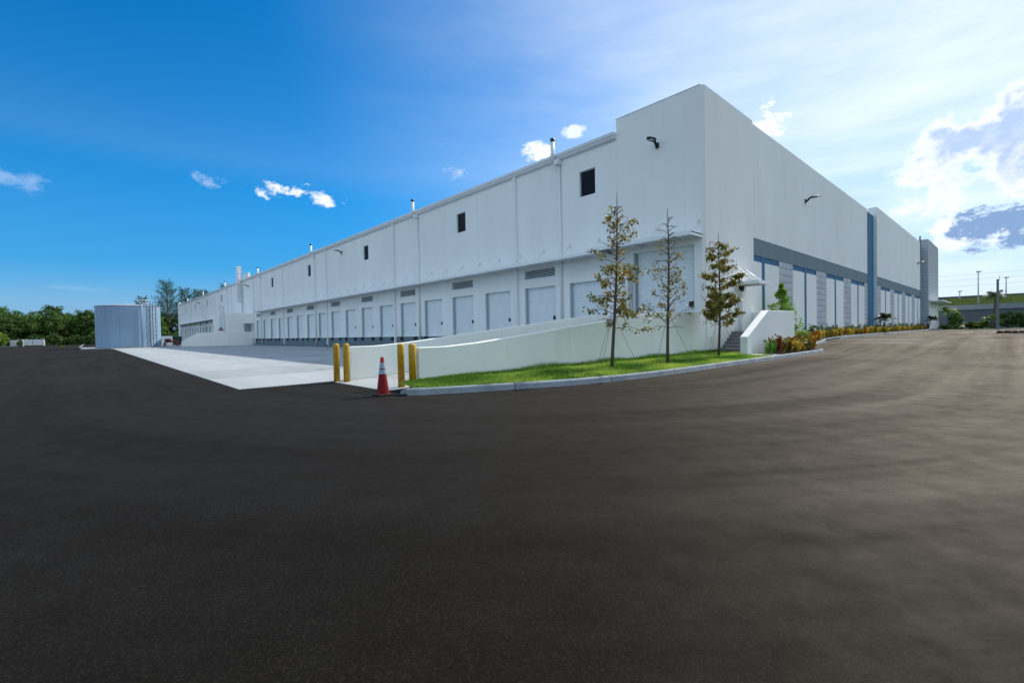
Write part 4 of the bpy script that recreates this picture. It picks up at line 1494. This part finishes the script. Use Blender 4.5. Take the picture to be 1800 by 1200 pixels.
MB().box(-133.2, -133, 9.5, 15.9, 0, 2.1).build('side_wall', 'stucco', EN)

GT = empty('dumpster_enclosure', (-240, -15, 0), 'low enclosure with wide white double gates before the woods', 'enclosure')
for y0_, y1_ in ((-17.1, -14.85), (-14.75, -12.2)):
    MB().box(-240.06, -240, y0_, y1_, .2, 2.3).build('gate_leaf', 'gate_white', GT)
for y0_, y1_ in ((-17.5, -17.15), (-12.15, -11.9)):
    MB().box(-240.3, -239.9, y0_, y1_, 0, 2.4).build('pier', 'gate_white', GT)
MB().box(-243, -240.31, -17.5, -17.2, 0, 2.3).build('side_wall', 'gate_white', GT)
MB().box(-243, -240.31, -12.15, -11.9, 0, 2.3).build('side_wall', 'gate_white', GT)
MB().box(-240.2, -240, -20.4, -18.1, 0, 2.2).build('low_wall', 'gate_white', GT)
for yy, lab in ((-17.35, 'tiny yellow bollard left of the white gates'), (-11.6, 'tiny yellow bollard right of the white gates')):
    o = link('gate_bollard', bol_me, None, (-239.2, yy, 0)); tag(o, lab, 'bollard', 'bollards at the white gates')
leafy('round_shrub', -238, -22.6, 0, 2.1, 2.0, 4.7, 61, ['leaf_lime', 'leaf_green', 'leaf_olive'], (.3, .5, .2), 'round yellow-green bush at the left picture edge', 'shrub', n=70, per=40, size=.4)
leafy('shrub', -238.5, -17.9, 0, .8, .8, 1.9, 62, ['leaf_dark', 'leaf_green'], (.5, .5), 'dark small bush left of the white gates', 'shrub', n=20, per=30, size=.3)
leafy('shrub', -117.0, -3.6, 0, .35, .35, .8, 63, ['leaf_green', 'leaf_olive'], (.5, .5), 'tiny round shrub on the kerb island left of the tank', 'shrub', n=14, per=30, size=.12, trunk=False)
struct(MB().box(-236, -233, -70, -19, -.02, .16).build('island', 'kerb_concrete'))
struct(MB().box(-232, -128.2, -1.5, -1.2, -.02, .15).build('kerb', 'kerb_concrete'))

# ------------------------------------------------------------------ woods on the left
def forest_tree(seed, h, rx, mats, probs, n=95, per=46, size=.62):
    rg = np.random.default_rng(seed)
    cl = []
    for k in range(n):
        d = rg.normal(size=3); d /= np.linalg.norm(d)
        q = rg.uniform(.5, 1.0)
        z = h * (.54 + .44 * d[2] * q)
        k2 = 1.0 - .25 * max(0, (z / h - .6))
        cl.append(((d[0] * rx * q * k2, d[1] * rx * q * k2, z), rg.uniform(.7, 1.35)))
    crown = crown_mesh('crown', cl, per, size, mats, probs, rg)
    tk = MB().tube([(0, 0, -.3), (.1, 0, h * .35), (0, .2, h * .7)], [.22, .16, .06], 7)
    for q in range(6):
        a = q * 1.05
        tk.tube([(0, 0, h * .3), (rx * .55 * math.cos(a), rx * .55 * math.sin(a), h * (.55 + .05 * (q % 3)))], [.1, .03], 5)
    return crown, tk.mesh('trunk', 'bark_grey')


FT = [forest_tree(200 + i, 12.5 + (i % 3), 4.6 + .4 * (i % 2), ['leaf_forest', 'leaf_forest_b', 'leaf_dark'], [(.5, .3, .2), (.35, .5, .15), (.6, .15, .25)][i % 3]) for i in range(5)]


def put_tree(name, x, y, parts, label, group, s=1.0, rz=0.0, sz=1.0):
    e = empty(name, (x, y, 0), label, 'tree', group)
    e.scale = (s, s, s * sz); e.rotation_euler.z = rz
    link('crown', parts[0], e)['kind'] = 'stuff'
    link('trunk', parts[1], e)
    return e


rg = np.random.default_rng(99)
k = 0
for row, (xr, step, n) in enumerate(((-252, 5.2, 12), (-261, 5.0, 14))):
    for i in range(n):
        y = -36 + i * step + rg.uniform(-1.2, 1.2)
        if y > 31: continue
        put_tree('woodland_tree', xr + rg.uniform(-2.5, 2.5), y, FT[k % 5], 'green woodland tree, %s from the left in the %s row left of the warehouse' % (ORD[i], ('front', 'rear')[row]), 'woods, %s row' % ('front', 'rear')[row],
                 rg.uniform(.92, 1.12) * (1.0 if row == 0 else 1.08), rg.uniform(0, 6.28), rg.uniform(.92, 1.05))
        k += 1
# understorey in front of the trunks: one tangled mass
C = np.stack([rg.uniform(-252, -245.5, 15000), rg.uniform(-46, 36, 15000), rg.uniform(0, 1, 15000) ** .8], 1)
C[:, 2] *= 3.6 + 1.5 * np.sin(C[:, 1] * .8) * np.sin(C[:, 1] * .31 + 1)
v, f = leaf_quads(C, .7, .5, rg)
ug = link('undergrowth', np_mesh('undergrowth', v, f, ['leaf_dark', 'leaf_forest'], rg.choice(2, len(f), p=(.6, .4))))
tag(ug, 'dark tangled undergrowth at the foot of the woods', 'undergrowth', kind='stuff')


def casuarina(seed, h, spread, n=62):
    rg = np.random.default_rng(seed)
    tk = MB().tube([(.3 * math.sin(t * 3), .2 * math.cos(t * 2), h * t) for t in np.linspace(0, 1, 9)], [.34 * (1 - t) + .03 for t in np.linspace(0, 1, 9)], 7)
    C, D = [], []
    for k in range(n):
        t = .25 + .74 * (k / n)
        a = k * 2.4 + rg.uniform(-.5, .5)
        L = spread * (1.05 - .75 * t) * rg.uniform(.6, 1.2)
        d = np.array([math.cos(a), math.sin(a), rg.uniform(.7, 1.6)]); d /= np.linalg.norm(d)
        b0 = np.array([.3 * math.sin(t * 3), .2 * math.cos(t * 2), h * t * .92])
        b1 = b0 + d * L
        tk.tube([b0, b1], [.06, .015], 4, caps=False)
        m = int(38 * L / spread) + 8
        u = rg.uniform(.25, 1.08, m)[:, None]
        C.append(b0 + (b1 - b0) * u + rg.normal(size=(m, 3)) * .24)
        D.append(np.tile(d * .8 + np.array([0, 0, -.15]), (m, 1)))
    C = np.concatenate(C); D = np.concatenate(D)
    v, f = leaf_quads(C, 1.1, .15, rg, D, .5)
    return np_mesh('crown', v, f, ['leaf_pine', 'leaf_forest'], rg.choice(2, len(f), p=(.75, .25))), tk.mesh('trunk', 'bark_grey')


CA = [casuarina(300, 28.5, 10.5, 120), casuarina(301, 24, 8.0, 90), casuarina(302, 26, 7.0, 100)]
for (x, y, i, s, lab) in ((-255, 17.8, 1, .86, 'short feathery casuarina just above the water tank'), (-258, 26.4, 0, 1.0, 'tallest feathery casuarina between tank and warehouse'), (-262, 33.6, 1, 1.08, 'casuarina left of the far warehouse corner'),
                          (-262, 38.6, 2, .98, 'casuarina whose top shows just above the far warehouse corner'), (-275, 43.5, 2, 1.02, 'casuarina top showing above the far roof edge'), (-270, 52.0, 1, 1.22, 'casuarina top showing farther right above the roof edge')):
    put_tree('casuarina_tree', x, y, CA[i], lab, 'casuarinas behind the warehouse', s, y)
